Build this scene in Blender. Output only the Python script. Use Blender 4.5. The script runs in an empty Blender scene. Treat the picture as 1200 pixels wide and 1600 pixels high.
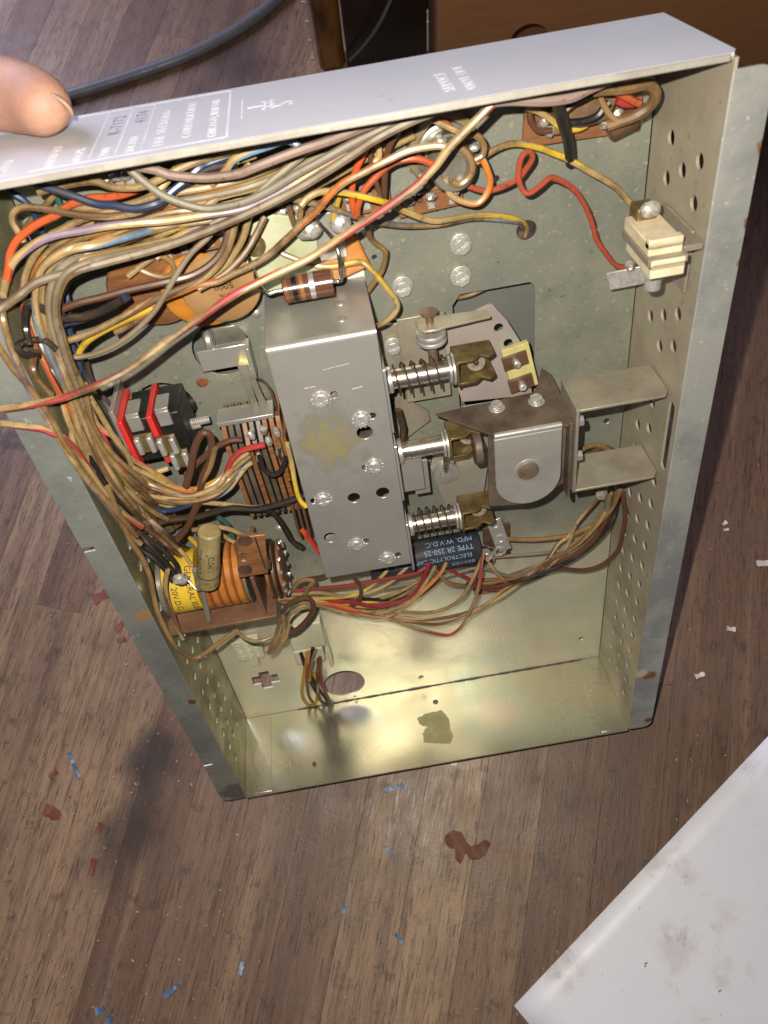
import bpy, bmesh, math, random
from mathutils import Vector as V, Matrix as M
random.seed(7)
SC = bpy.context.scene
COL = SC.collection
MM = 0.001
# ------------------------------------------------------------------ camera, light, exposure
RC = ((0.98477668, -0.12654495, 0.11916908), (-0.17381762, -0.72291332, 0.668718), (0.00152603, -0.67925158, -0.73390392))
FPX = 1225.35
CAML = V((123.4666, 481.99, 329.106))               # camera in chassis millimetres
TILT = math.atan2(0.87871, 0.47736)                 # the chassis plate leans back, 61 degrees from the floor
LIFT = 1.75
ROOT_M = M.Translation((0, 0, LIFT * MM)) @ M.Rotation(TILT, 4, 'X')
def WL(p):                                          # chassis mm -> world metres
    return ROOT_M @ (V(p) * MM)
cam_d = bpy.data.cameras.new('camera'); cam = bpy.data.objects.new('camera', cam_d); COL.objects.link(cam)
rx, ry, rz = V(RC[0]), V(RC[1]), V(RC[2])
cm = M((( rx.x, -ry.x, -rz.x), (rx.y, -ry.y, -rz.y), (rx.z, -ry.z, -rz.z)))
cam.matrix_world = ROOT_M @ M.Translation(CAML * MM) @ cm.to_4x4()
cam_d.sensor_fit = 'HORIZONTAL'; cam_d.sensor_width = 36; cam_d.lens = 36 * FPX / 1200
cam_d.clip_start = 0.01; cam_d.clip_end = 50
cam_d.dof.use_dof = True; cam_d.dof.focus_distance = 0.42; cam_d.dof.aperture_fstop = 22
SC.camera = cam
w = bpy.data.worlds.new('World'); SC.world = w; w.use_nodes = True
bg = w.node_tree.nodes['Background']; bg.inputs[0].default_value = (0.66, 0.72, 1.0, 1); bg.inputs[1].default_value = 0.085
CW = cam.matrix_world
def lamp(name, kind, loc, energy, color, **k):
    d = bpy.data.lights.new(name, kind); o = bpy.data.objects.new(name, d); COL.objects.link(o)
    o.location = loc; d.energy = energy; d.color = color
    for a, b in k.items(): setattr(d, a, b)
    return o
FLASH = CW @ V((-0.017, 0.017, 0.0))
lamp('phone_flash', 'POINT', FLASH, 10.4, (1.0, 0.93, 0.83), shadow_soft_size=0.0022)
win = lamp('window_light', 'AREA', (-0.60, 1.20, 0.80), 17.0, (0.74, 0.72, 1.0), shape='RECTANGLE', size=0.7, size_y=0.9)
win.rotation_euler = (V((0.0, 0.50, 0.0)) - win.location).to_track_quat('-Z', 'Y').to_euler()
SC.view_settings.view_transform = 'Standard'; SC.view_settings.look = 'None'
SC.view_settings.exposure = 0.0; SC.view_settings.gamma = 1.0
SC.cycles.max_bounces = 8

# ------------------------------------------------------------------ pixel helpers (a pixel is only a direction; the plane it meets gives the place)
def ray(u, v):
    c = V(((u - 600) / FPX, (v - 800) / FPX, 1.0))
    return rx * c.x + ry * c.y + rz * c.z
def L(u, v, z=0.0):
    d = ray(u, v); return CAML + d * ((z - CAML.z) / d.z)
def LA(u, v, ax, val):
    d = ray(u, v); return CAML + d * ((val - CAML[ax]) / d[ax])
CWL = WL(CAML)
def F(u, v, h=0.0):                                 # point at height h (m) over the floor
    d = ROOT_M.to_3x3() @ ray(u, v); return CWL + d * ((h - CWL.z) / d.z)

# ------------------------------------------------------------------ materials
MATS = {}
def mat(name, c1, c2=None, scale=60, metal=0.0, rough=0.5, rvar=0.12, bump=0.0, bscale=300, speck=None, amt=(0.4, 0.65), spec=0.5, coat=0.0, detail=6, stretch=None, sss=0, post=None):
    if name in MATS: return MATS[name]
    m = bpy.data.materials.new(name); m.use_nodes = True; MATS[name] = m
    nt = m.node_tree; N = nt.nodes; K = nt.links
    p = N['Principled BSDF']
    tc = N.new('ShaderNodeTexCoord'); mp = N.new('ShaderNodeMapping')
    K.new(tc.outputs['Object'], mp.inputs[0])
    if stretch: mp.inputs['Scale'].default_value = stretch
    no = N.new('ShaderNodeTexNoise'); no.inputs['Scale'].default_value = scale; no.inputs['Detail'].default_value = detail; no.inputs['Roughness'].default_value = 0.65
    K.new(mp.outputs[0], no.inputs['Vector'])
    rp = N.new('ShaderNodeValToRGB')
    c2 = c2 or tuple(x * 0.72 for x in c1)
    rp.color_ramp.elements[0].position = amt[0]; rp.color_ramp.elements[0].color = (*c1, 1)
    rp.color_ramp.elements[1].position = amt[1]; rp.color_ramp.elements[1].color = (*c2, 1)
    K.new(no.outputs[0], rp.inputs[0])
    col = rp.outputs[0]
    if speck:
        for (sc_, s_scale, thr) in speck:
            n2 = N.new('ShaderNodeTexNoise'); n2.inputs['Scale'].default_value = s_scale; n2.inputs['Detail'].default_value = 3
            K.new(tc.outputs['Object'], n2.inputs['Vector'])
            r2 = N.new('ShaderNodeValToRGB'); r2.color_ramp.elements[0].position = thr; r2.color_ramp.elements[1].position = min(1, thr + 0.06)
            K.new(n2.outputs[0], r2.inputs[0])
            mx = N.new('ShaderNodeMixRGB'); mx.inputs[2].default_value = (*sc_, 1)
            mu = N.new('ShaderNodeMath'); mu.operation = 'MULTIPLY'; mu.inputs[1].default_value = 0.8; K.new(r2.outputs[0], mu.inputs[0]); K.new(mu.outputs[0], mx.inputs[0]); K.new(col, mx.inputs[1]); col = mx.outputs[0]
    if post: col = post(m, N, K, tc, col)
    K.new(col, p.inputs['Base Color'])
    p.inputs['Metallic'].default_value = metal
    mr = N.new('ShaderNodeMapRange'); mr.inputs[3].default_value = max(0.03, rough - rvar); mr.inputs[4].default_value = min(1, rough + rvar)
    mr.inputs[1].default_value = 0.3; mr.inputs[2].default_value = 0.7
    K.new(no.outputs[0], mr.inputs[0]); K.new(mr.outputs[0], p.inputs['Roughness'])
    p.inputs['Specular IOR Level'].default_value = spec
    p.inputs['Coat Weight'].default_value = coat
    if sss:
        p.inputs['Subsurface Weight'].default_value = sss; p.inputs['Subsurface Radius'].default_value = (0.006, 0.002, 0.001); p.inputs['Subsurface Scale'].default_value = 0.6
    if bump:
        n3 = N.new('ShaderNodeTexNoise'); n3.inputs['Scale'].default_value = bscale; n3.inputs['Detail'].default_value = 5
        K.new(mp.outputs[0], n3.inputs['Vector'])
        b = N.new('ShaderNodeBump'); b.inputs['Strength'].default_value = bump; b.inputs['Distance'].default_value = 0.0006
        K.new(n3.outputs[0], b.inputs['Height']); K.new(b.outputs[0], p.inputs['Normal'])
    return m
def mth(N, K, op, a, b=None, clamp=False):
    n = N.new('ShaderNodeMath'); n.operation = op; n.use_clamp = clamp
    for i, x in enumerate((a, b)):
        if x is None: continue
        if hasattr(x, 'is_linked'): K.new(x, n.inputs[i])
        else: n.inputs[i].default_value = x
    return n.outputs[0]
def mixc(N, K, f, a, b):
    n = N.new('ShaderNodeMixRGB')
    for i, x in enumerate((f, a, b)):
        if hasattr(x, 'is_linked'): K.new(x, n.inputs[i])
        elif i == 0: n.inputs[0].default_value = x
        else: n.inputs[i].default_value = (*x, 1)
    return n.outputs[0]
def noise(N, K, vec, scale, detail=4, rough=0.6):
    n = N.new('ShaderNodeTexNoise'); n.inputs['Scale'].default_value = scale; n.inputs['Detail'].default_value = detail; n.inputs['Roughness'].default_value = rough
    K.new(vec, n.inputs['Vector']); return n.outputs[0]
def step(N, K, x, a, b):
    n = N.new('ShaderNodeMapRange'); n.interpolation_type = 'SMOOTHSTEP'; n.inputs[1].default_value = a; n.inputs[2].default_value = b
    K.new(x, n.inputs[0]); return n.outputs[0]
def blob(N, K, pos, c, rad, nz, wob=0.5, hi=1.15, lo=0.7):           # stain mask round a point: 1 inside, ragged edge
    d = N.new('ShaderNodeVectorMath'); d.operation = 'DISTANCE'; K.new(pos, d.inputs[0]); d.inputs[1].default_value = c
    x = mth(N, K, 'DIVIDE', d.outputs['Value'], rad)
    x = mth(N, K, 'ADD', x, mth(N, K, 'MULTIPLY', mth(N, K, 'SUBTRACT', nz, 0.5), wob * 4))
    n = N.new('ShaderNodeMapRange'); n.interpolation_type = 'SMOOTHSTEP'; n.inputs[1].default_value = hi; n.inputs[2].default_value = lo
    K.new(x, n.inputs[0]); return n.outputs[0]

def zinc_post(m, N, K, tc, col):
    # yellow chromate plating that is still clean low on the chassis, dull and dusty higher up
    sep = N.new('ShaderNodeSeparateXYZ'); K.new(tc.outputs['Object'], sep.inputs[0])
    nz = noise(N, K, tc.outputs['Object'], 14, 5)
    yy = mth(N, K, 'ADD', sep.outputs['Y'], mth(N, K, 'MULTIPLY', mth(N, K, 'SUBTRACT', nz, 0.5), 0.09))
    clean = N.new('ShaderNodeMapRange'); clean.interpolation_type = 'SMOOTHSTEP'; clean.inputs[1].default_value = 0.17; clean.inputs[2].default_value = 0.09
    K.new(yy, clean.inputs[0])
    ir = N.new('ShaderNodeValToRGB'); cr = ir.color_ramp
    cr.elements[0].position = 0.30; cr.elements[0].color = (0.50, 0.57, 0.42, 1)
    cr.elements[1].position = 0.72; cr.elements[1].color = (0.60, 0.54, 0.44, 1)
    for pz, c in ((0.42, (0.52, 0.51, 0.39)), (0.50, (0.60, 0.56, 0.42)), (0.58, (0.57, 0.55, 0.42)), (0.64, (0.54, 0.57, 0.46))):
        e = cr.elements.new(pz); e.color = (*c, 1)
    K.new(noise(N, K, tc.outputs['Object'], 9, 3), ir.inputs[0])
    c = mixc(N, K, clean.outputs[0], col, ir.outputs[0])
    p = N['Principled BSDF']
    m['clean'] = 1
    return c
def rustspots(*spots, hi=1.15, lo=0.7, wob=0.5):
    def f(m, N, K, tc, col):
        nz = noise(N, K, tc.outputs['Object'], 160, 5)
        for (c, r, colr) in spots:
            col = mixc(N, K, blob(N, K, tc.outputs['Object'], tuple(x * MM for x in c), r * MM, nz, wob, hi, lo), col, colr)
        return col
    return f
RUST = (0.20, 0.075, 0.025)
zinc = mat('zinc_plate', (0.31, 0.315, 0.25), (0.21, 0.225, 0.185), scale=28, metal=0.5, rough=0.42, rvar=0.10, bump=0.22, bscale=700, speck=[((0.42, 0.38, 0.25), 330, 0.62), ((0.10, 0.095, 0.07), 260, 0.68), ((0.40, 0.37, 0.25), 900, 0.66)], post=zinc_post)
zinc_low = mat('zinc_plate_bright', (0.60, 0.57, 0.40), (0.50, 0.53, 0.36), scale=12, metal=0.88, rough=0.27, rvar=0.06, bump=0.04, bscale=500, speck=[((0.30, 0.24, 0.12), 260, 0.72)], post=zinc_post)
side = mat('zinc_side', (0.40, 0.355, 0.26), (0.30, 0.265, 0.195), scale=30, metal=0.3, rough=0.52, bump=0.2, bscale=700, speck=[((0.20, 0.17, 0.12), 240, 0.68)])
sideL = mat('zinc_side_oily', (0.30, 0.28, 0.17), (0.20, 0.19, 0.11), scale=45, metal=0.6, rough=0.42, bump=0.15, bscale=700, speck=[((0.12, 0.10, 0.06), 350, 0.62)])
flangeR = mat('flange_metal_worn', (0.38, 0.375, 0.34), (0.25, 0.255, 0.245), scale=26, metal=0.4, rough=0.42, bump=0.2, bscale=400, speck=[((0.55, 0.55, 0.52), 500, 0.66)], amt=(0.42, 0.6),
    post=rustspots(((268, 60, 61), 4.5, RUST), ((263, 64, 61), 4, (0.55, 0.45, 0.33)), ((275.5, 330, 61), 3, RUST), ((276, 372, 61), 3.5, RUST), ((276, 345, 61), 3, RUST), ((273, 8, 61), 3, RUST)))
flangeL = mat('flange_metal_dark', (0.31, 0.325, 0.29), (0.20, 0.21, 0.195), scale=22, metal=0.45, rough=0.40, bump=0.25, bscale=350, speck=[((0.62, 0.64, 0.62), 160, 0.68), ((0.14, 0.14, 0.13), 220, 0.68)],
    post=rustspots(((-3, 193, 61), 4.5, (0.45, 0.24, 0.12)), ((-2, 115, 61), 2.5, RUST), ((-4, 10, 61), 10, (0.16, 0.16, 0.16))))
topm = mat('top_wall_satin', (0.60, 0.60, 0.60), (0.52, 0.52, 0.525), scale=18, metal=0.25, rough=0.48, rvar=0.06, bump=0.06, bscale=600, speck=[((0.33, 0.33, 0.34), 90, 0.72)])
steel = mat('bracket_steel', (0.40, 0.385, 0.345), (0.32, 0.31, 0.285), scale=26, metal=0.55, rough=0.38, rvar=0.08, bump=0.07, bscale=900, speck=[((0.28, 0.26, 0.22), 300, 0.70)],
    post=rustspots((tuple(L(512, 688, 50)), 15, (0.29, 0.28, 0.255)), (tuple(L(515, 690, 50)), 11, (0.40, 0.355, 0.19)), hi=1.5, lo=0.3, wob=1.1))
bright = mat('bright_steel', (0.66, 0.64, 0.60), (0.50, 0.47, 0.42), scale=90, metal=0.75, rough=0.36, rvar=0.1)
rod = mat('plunger_steel', (0.62, 0.58, 0.50), (0.30, 0.17, 0.09), scale=160, metal=0.95, rough=0.28, amt=(0.52, 0.72))
screwm = mat('screw_steel', (0.58, 0.57, 0.54), (0.36, 0.34, 0.30), scale=300, metal=0.6, rough=0.42)
armm = mat('arm_steel', (0.33, 0.295, 0.225), (0.23, 0.20, 0.15), scale=50, metal=0.4, rough=0.45, bump=0.1, speck=[((0.16, 0.13, 0.10), 260, 0.70)])
brownm = mat('rusty_bracket', (0.15, 0.115, 0.085), (0.075, 0.050, 0.035), scale=60, metal=0.35, rough=0.55, bump=0.25, bscale=500, speck=[((0.28, 0.22, 0.16), 420, 0.70)])
lav = mat('pale_plate', (0.34, 0.295, 0.26), (0.27, 0.235, 0.21), scale=40, metal=0.25, rough=0.5, bump=0.08)
brass = mat('brass_clevis', (0.19, 0.135, 0.05), (0.09, 0.06, 0.025), scale=150, metal=0.5, rough=0.4)
springm = mat('spring_wire', (0.28, 0.20, 0.14), (0.12, 0.07, 0.04), scale=400, metal=0.9, rough=0.4)
phen = mat('phenolic', (0.22, 0.095, 0.035), (0.12, 0.05, 0.02), scale=70, rough=0.42, stretch=(1, 6, 1))
phend = mat('phenolic_dark', (0.11, 0.055, 0.03), (0.05, 0.028, 0.018), scale=80, rough=0.4)
waferm = mat('wafer_grey', (0.10, 0.075, 0.05), (0.05, 0.04, 0.03), scale=120, rough=0.45)
orange = mat('orange_disc', (0.50, 0.20, 0.025), (0.33, 0.12, 0.02), scale=60, rough=0.35, spec=0.6)
tan = mat('tan_disc', (0.36, 0.21, 0.09), (0.27, 0.15, 0.06), scale=60, rough=0.4)
resm = mat('resistor_body', (0.105, 0.042, 0.022), (0.085, 0.034, 0.02), scale=80, rough=0.22, spec=0.6)
blackp = mat('black_plastic', (0.009, 0.009, 0.009), (0.016, 0.015, 0.014), scale=150, rough=0.42, spec=0.35)
capm = mat('capacitor_sleeve', (0.020, 0.021, 0.026), (0.035, 0.036, 0.040), scale=60, rough=0.34)
redp = mat('red_fibre', (0.55, 0.03, 0.025), (0.42, 0.025, 0.02), scale=60, rough=0.4)
ivory = mat('ivory_ceramic', (0.66, 0.57, 0.40), (0.52, 0.42, 0.26), scale=90, rough=0.35)
nylon = mat('nylon_plug', (0.58, 0.56, 0.40), (0.46, 0.44, 0.30), scale=60, rough=0.4, sss=0.15)
palegreen = mat('pale_green_wafer', (0.44, 0.45, 0.30), (0.30, 0.32, 0.18), scale=40, rough=0.4)
yellowl = mat('yellow_label', (0.62, 0.42, 0.035), (0.48, 0.30, 0.03), scale=50, rough=0.4, speck=[((0.12, 0.07, 0.02), 120, 0.66)])
beige = mat('waxed_tube', (0.30, 0.235, 0.10), (0.20, 0.15, 0.06), scale=70, rough=0.42, speck=[((0.09, 0.06, 0.02), 150, 0.66)])
copper = mat('lacquered_coil', (0.46, 0.17, 0.035), (0.28, 0.09, 0.02), scale=60, rough=0.3, coat=0.4)
olivec = mat('contact_nylon', (0.48, 0.43, 0.17), (0.38, 0.33, 0.13), scale=80, rough=0.45)
ink_w = mat('white_print', (0.70, 0.70, 0.72), rough=0.6)
ink_b = mat('dark_print', (0.17, 0.17, 0.21), rough=0.6)
ink_k = mat('black_print', (0.02, 0.018, 0.015), rough=0.6)
ink_bl = mat('blue_print', (0.22, 0.34, 0.52), rough=0.6)
solder = mat('solder', (0.62, 0.60, 0.56), (0.26, 0.22, 0.16), scale=260, metal=0.6, rough=0.38, amt=(0.42, 0.62), bump=0.4, bscale=500)
galv = mat('socket_can', (0.26, 0.245, 0.20), (0.13, 0.115, 0.08), scale=60, metal=0.5, rough=0.35)
def wire_mat(name, base, tracer=None, dirt=0.6, rough=0.31, pitch=70, width=0.38):
    m = bpy.data.materials.new('wire_' + name); m.use_nodes = True
    nt = m.node_tree; N = nt.nodes; K = nt.links; p = N['Principled BSDF']
    tc = N.new('ShaderNodeTexCoord'); sep = N.new('ShaderNodeSeparateXYZ'); K.new(tc.outputs['UV'], sep.inputs[0])
    col = None
    nz = noise(N, K, tc.outputs['Object'], 85, 4)
    if tracer:
        fr = mth(N, K, 'FRACT', mth(N, K, 'ADD', sep.outputs['X'], mth(N, K, 'MULTIPLY', sep.outputs['Y'], 1.0 / pitch)))
        fr = mth(N, K, 'ADD', fr, mth(N, K, 'MULTIPLY', mth(N, K, 'SUBTRACT', nz, 0.5), 0.25))
        col = mixc(N, K, mth(N, K, 'LESS_THAN', fr, width), base, tracer)
    else:
        col = mixc(N, K, nz, base, tuple(x * 0.75 for x in base))
    d = N.new('ShaderNodeMapRange'); d.inputs[1].default_value = 0.42; d.inputs[2].default_value = 0.64; d.inputs[4].default_value = min(1, dirt * 1.35)
    K.new(noise(N, K, tc.outputs['Object'], 38, 6, 0.7), d.inputs[0])
    oi = N.new('ShaderNodeObjectInfo'); rr = N.new('ShaderNodeMapRange'); rr.inputs[3].default_value = 0.45; rr.inputs[4].default_value = 1.35; K.new(oi.outputs['Random'], rr.inputs[0])
    col = mixc(N, K, mth(N, K, 'MULTIPLY', d.outputs[0], rr.outputs[0], True), col, (0.075, 0.040, 0.016))
    col = mixc(N, K, mth(N, K, 'MULTIPLY', oi.outputs['Random'], 0.32 if max(base) > 0.25 else 0.05), col, (0.10, 0.06, 0.028))
    d2 = step(N, K, noise(N, K, tc.outputs['Object'], 330, 3), 0.60, 0.70)
    col = mixc(N, K, mth(N, K, 'MULTIPLY', d2, 0.55), col, (0.06, 0.035, 0.018))
    K.new(col, p.inputs['Base Color']); 
    r = N.new('ShaderNodeMapRange'); r.inputs[3].default_value = rough - 0.14; r.inputs[4].default_value = rough + 0.2; K.new(nz, r.inputs[0]); K.new(r.outputs[0], p.inputs['Roughness'])
    return m
CRM = (0.42, 0.295, 0.135)
WM = dict(
    C=wire_mat('cream', CRM), D=wire_mat('dark_cream', (0.32, 0.205, 0.08), dirt=0.8), G=wire_mat('grey_cream', (0.26, 0.215, 0.14), dirt=0.5, rough=0.5),
    CR=wire_mat('cream_red', CRM, (0.42, 0.05, 0.05)), CO=wire_mat('cream_orange', CRM, (0.55, 0.17, 0.03)), CB=wire_mat('cream_blue', CRM, (0.16, 0.30, 0.42)),
    CY=wire_mat('cream_yellow', CRM, (0.62, 0.42, 0.03)), CV=wire_mat('cream_violet', CRM, (0.26, 0.19, 0.26)), CN=wire_mat('cream_brown', CRM, (0.16, 0.08, 0.04)),
    CG=wire_mat('cream_green', CRM, (0.12, 0.18, 0.05)), MV=wire_mat('mauve', (0.30, 0.215, 0.18), dirt=0.35, rough=0.5), OG=wire_mat('olive_grey', (0.20, 0.175, 0.125), dirt=0.4, rough=0.5),
    K=wire_mat('black', (0.012, 0.012, 0.014), dirt=0.3, rough=0.28), B=wire_mat('blue', (0.012, 0.035, 0.085), dirt=0.25, rough=0.3), LB=wire_mat('light_blue', (0.22, 0.36, 0.46)),
    O=wire_mat('orange', (0.62, 0.095, 0.02), dirt=0.25), R=wire_mat('red', (0.48, 0.025, 0.03), dirt=0.25), RB=wire_mat('brick_red', (0.40, 0.065, 0.03), dirt=0.35), Y=wire_mat('yellow', (0.60, 0.38, 0.03), dirt=0.3),
    BR=wire_mat('brown', (0.10, 0.042, 0.024), dirt=0.4), N=wire_mat('green', (0.02, 0.10, 0.075), dirt=0.25), CM=wire_mat('crimson', (0.30, 0.02, 0.04), dirt=0.3), V=wire_mat('violet', (0.065, 0.03, 0.06), dirt=0.2),
    T=wire_mat('tan', (0.30, 0.185, 0.075), dirt=0.6), W=mat('bare_lead', (0.60, 0.58, 0.54), scale=300, metal=1.0, rough=0.3), P=wire_mat('pink', CRM, (0.62, 0.16, 0.13)))

# ------------------------------------------------------------------ mesh helpers (millimetres in, metres out)
def perp(n):
    n = n.normalized(); a = V((0, 0, 1)) if abs(n.z) < 0.9 else V((1, 0, 0))
    x = n.cross(a).normalized(); return x, n.cross(x)
class MB:
    def __init__(s): s.v = []; s.f = []; s.uv = {}
    def add(s, vs, fs):
        b = len(s.v); s.v += [V(x) for x in vs]; s.f += [tuple(i + b for i in f) for f in fs]; return s
    def box(s, c, d, ax=None):
        c = V(c); A, B, C = ax or (V((1, 0, 0)), V((0, 1, 0)), V((0, 0, 1)))
        vs = [c + A * (d[0] / 2 * i) + B * (d[1] / 2 * j) + C * (d[2] / 2 * k) for k in (-1, 1) for j in (-1, 1) for i in (-1, 1)]
        return s.add(vs, [(0, 2, 3, 1), (4, 5, 7, 6), (0, 1, 5, 4), (2, 6, 7, 3), (0, 4, 6, 2), (1, 3, 7, 5)])
    def cyl(s, p0, p1, r, r1=None, n=24, ch=0.0):
        p0, p1 = V(p0), V(p1); d = p1 - p0; x, y = perp(d); r1 = r if r1 is None else r1
        rings = [(p0, r - ch), (p0 + d.normalized() * ch, r), (p1 - d.normalized() * ch, r1), (p1, r1 - ch)] if ch else [(p0, r), (p1, r1)]
        vs = []; fs = []
        for c, rr in rings: vs += [c + (x * math.cos(2 * math.pi * i / n) + y * math.sin(2 * math.pi * i / n)) * rr for i in range(n)]
        for k in range(len(rings) - 1): fs += [(k * n + i, k * n + (i + 1) % n, (k + 1) * n + (i + 1) % n, (k + 1) * n + i) for i in range(n)]
        fs += [tuple(range(n))[::-1], tuple(range((len(rings) - 1) * n, len(rings) * n))]
        return s.add(vs, fs)
    def lathe(s, p0, axis, prof, n=28):               # prof: (distance along axis, radius)
        p0 = V(p0); a = V(axis).normalized(); x, y = perp(a); vs = []; fs = []
        for h, r in prof: vs += [p0 + a * h + (x * math.cos(2 * math.pi * i / n) + y * math.sin(2 * math.pi * i / n)) * r for i in range(n)]
        for k in range(len(prof) - 1): fs += [(k * n + i, k * n + (i + 1) % n, (k + 1) * n + (i + 1) % n, (k + 1) * n + i) for i in range(n)]
        fs += [tuple(range(n))[::-1], tuple(range((len(prof) - 1) * n, len(prof) * n))]
        return s.add(vs, fs)
    def prism(s, poly, O, A, B, h):                   # polygon in plane (O, A, B), raised by h along A x B
        O, A, B = V(O), V(A), V(B); Nn = A.cross(B).normalized() * h; n = len(poly)
        lo = [O + A * p[0] + B * p[1] for p in poly]
        return s.add(lo + [p + Nn for p in lo], [tuple(range(n))[::-1], tuple(range(n, 2 * n))] + [(i, (i + 1) % n, n + (i + 1) % n, n + i) for i in range(n)])
    def ball(s, c, r, sq=(1, 1, 1), n=12, jit=0):
        c = V(c); vs = []; fs = []; m = n // 2
        for j in range(m + 1):
            t = math.pi * j / m
            for i in range(n):
                k = 1 + random.uniform(-jit, jit)
                vs.append(c + V((r * sq[0] * math.sin(t) * math.cos(2 * math.pi * i / n), r * sq[1] * math.sin(t) * math.sin(2 * math.pi * i / n), r * sq[2] * math.cos(t))) * k)
        for j in range(m): fs += [(j * n + i, (j + 1) * n + i, (j + 1) * n + (i + 1) % n, j * n + (i + 1) % n) for i in range(n)]
        return s.add(vs, fs)
    def tube(s, pts, r, n=8, flat=None):
        pts = [V(p) for p in pts]; base = len(s.v); ln = 0; prev = None; rings = []
        for i, p in enumerate(pts):
            d = (pts[min(i + 1, len(pts) - 1)] - pts[max(i - 1, 0)])
            d = d.normalized() if d.length > 1e-9 else V((1, 0, 0))
            if prev is None: x, _ = perp(d)
            else: x = (prev - d * prev.dot(d)); x = x.normalized() if x.length > 1e-6 else perp(d)[0]
            prev = x; y = d.cross(x)
            if i: ln += (p - pts[i - 1]).length
            rr = r[i] if isinstance(r, (list, tuple)) else r
            for k in range(n):
                a = 2 * math.pi * k / n
                s.v.append(p + (x * math.cos(a) + y * math.sin(a)) * rr)
            rings.append(ln)
        for i in range(len(pts) - 1):
            for k in range(n):
                s.uv[len(s.f)] = ((k / n, rings[i]), ((k + 1) / n, rings[i]), ((k + 1) / n, rings[i + 1]), (k / n, rings[i + 1]))
                s.f.append((base + i * n + k, base + i * n + (k + 1) % n, base + (i + 1) * n + (k + 1) % n, base + (i + 1) * n + k))
        s.f.append(tuple(base + k for k in range(n))[::-1]); s.f.append(tuple(base + (len(pts) - 1) * n + k for k in range(n)))
        return s
    def build(s, name, m, parent=None, bev=0, sharp=38, label=None):
        me = bpy.data.meshes.new(name); me.from_pydata([tuple(v * MM) for v in s.v], [], s.f); me.update()
        bm = bmesh.new(); bm.from_mesh(me)
        if not s.uv: bmesh.ops.recalc_face_normals(bm, faces=bm.faces)
        bm.to_mesh(me); bm.free()
        if s.uv:
            ul = me.uv_layers.new(name='UVMap')
            for fi, uvs in s.uv.items():
                for li, q in zip(me.polygons[fi].loop_indices, uvs): ul.data[li].uv = q
        me.polygons.foreach_set('use_smooth', [True] * len(me.polygons)); me.set_sharp_from_angle(angle=math.radians(sharp))
        o = bpy.data.objects.new(name, me); COL.objects.link(o)
        if m: me.materials.append(m)
        if parent: o.parent = parent
        if bev:
            b = o.modifiers.new('edge', 'BEVEL'); b.width = bev * MM; b.segments = 2; b.limit_method = 'ANGLE'; b.angle_limit = math.radians(45)
        if label: o['label'] = label
        return o
def arc(cx, cy, r, a0=0, a1=360, n=28):
    full = abs(a1 - a0) >= 360
    return [(cx + r * math.cos(math.radians(a0 + (a1 - a0) * i / (n if full else n - 1))), cy + r * math.sin(math.radians(a0 + (a1 - a0) * i / (n if full else n - 1)))) for i in range(n)]
def rect(x0, y0, x1, y1, r=0, n=5):
    if not r: return [(x0, y0), (x1, y0), (x1, y1), (x0, y1)]
    return arc(x1 - r, y0 + r, r, -90, 0, n) + arc(x1 - r, y1 - r, r, 0, 90, n) + arc(x0 + r, y1 - r, r, 90, 180, n) + arc(x0 + r, y0 + r, r, 180, 270, n)
def sheet(name, outline, holes, O, A, B, t, m, parent, bev=0.12, label=None):
    """sheet metal with real openings; the outline's plane is (O, A, B), the sheet is t thick, centred on it"""
    cu = bpy.data.curves.new('tmp', 'CURVE'); cu.dimensions = '2D'; cu.fill_mode = 'BOTH'; cu.extrude = t / 2 - bev; cu.bevel_depth = bev; cu.bevel_resolution = 0; cu.offset = -bev
    for poly in [outline] + list(holes):
        sp = cu.splines.new('POLY'); sp.points.add(len(poly) - 1); sp.use_cyclic_u = True
        for q, p in zip(sp.points, poly): q.co = (p[0], p[1], 0, 1)
    ob = bpy.data.objects.new('tmp', cu); COL.objects.link(ob)
    dg = bpy.context.evaluated_depsgraph_get(); me = bpy.data.meshes.new_from_object(ob.evaluated_get(dg))
    bpy.data.objects.remove(ob); bpy.data.curves.remove(cu)
    O, A, B = V(O), V(A), V(B); Nn = A.cross(B).normalized()
    for v in me.vertices: v.co = (O + A * v.co.x + B * v.co.y + Nn * v.co.z) * MM
    me.name = name; me.materials.clear(); me.materials.append(m)
    bm = bmesh.new(); bm.from_mesh(me); bmesh.ops.remove_doubles(bm, verts=bm.verts, dist=1e-6); bmesh.ops.recalc_face_normals(bm, faces=bm.faces); bm.to_mesh(me); bm.free()
    me.polygons.foreach_set('use_smooth', [True] * len(me.polygons)); me.set_sharp_from_angle(angle=math.radians(35))
    o = bpy.data.objects.new(name, me); COL.objects.link(o); o.parent = parent
    if label: o['label'] = label
    return o
def lettering(txt, size, fn, m, parent, name='lettering', align='LEFT', spacing=1.0):
    cu = bpy.data.curves.new('tmp', 'FONT'); cu.body = txt; cu.size = size; cu.align_x = align; cu.space_character = spacing; cu.extrude = 0.03; cu.resolution_u = 3
    ob = bpy.data.objects.new('tmp', cu); COL.objects.link(ob)
    dg = bpy.context.evaluated_depsgraph_get(); me = bpy.data.meshes.new_from_object(ob.evaluated_get(dg))
    bpy.data.objects.remove(ob); bpy.data.curves.remove(cu)
    for v in me.vertices: v.co = V(fn(v.co.x, v.co.y, v.co.z)) * MM
    me.name = name; me.materials.clear(); me.materials.append(m)
    o = bpy.data.objects.new(name, me); COL.objects.link(o); o.parent = parent; return o
def plane_fn(O, A, B):
    O, A, B = V(O), V(A), V(B); Nn = A.cross(B).normalized()
    return lambda x, y, z: O + A * x + B * y + Nn * z
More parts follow.
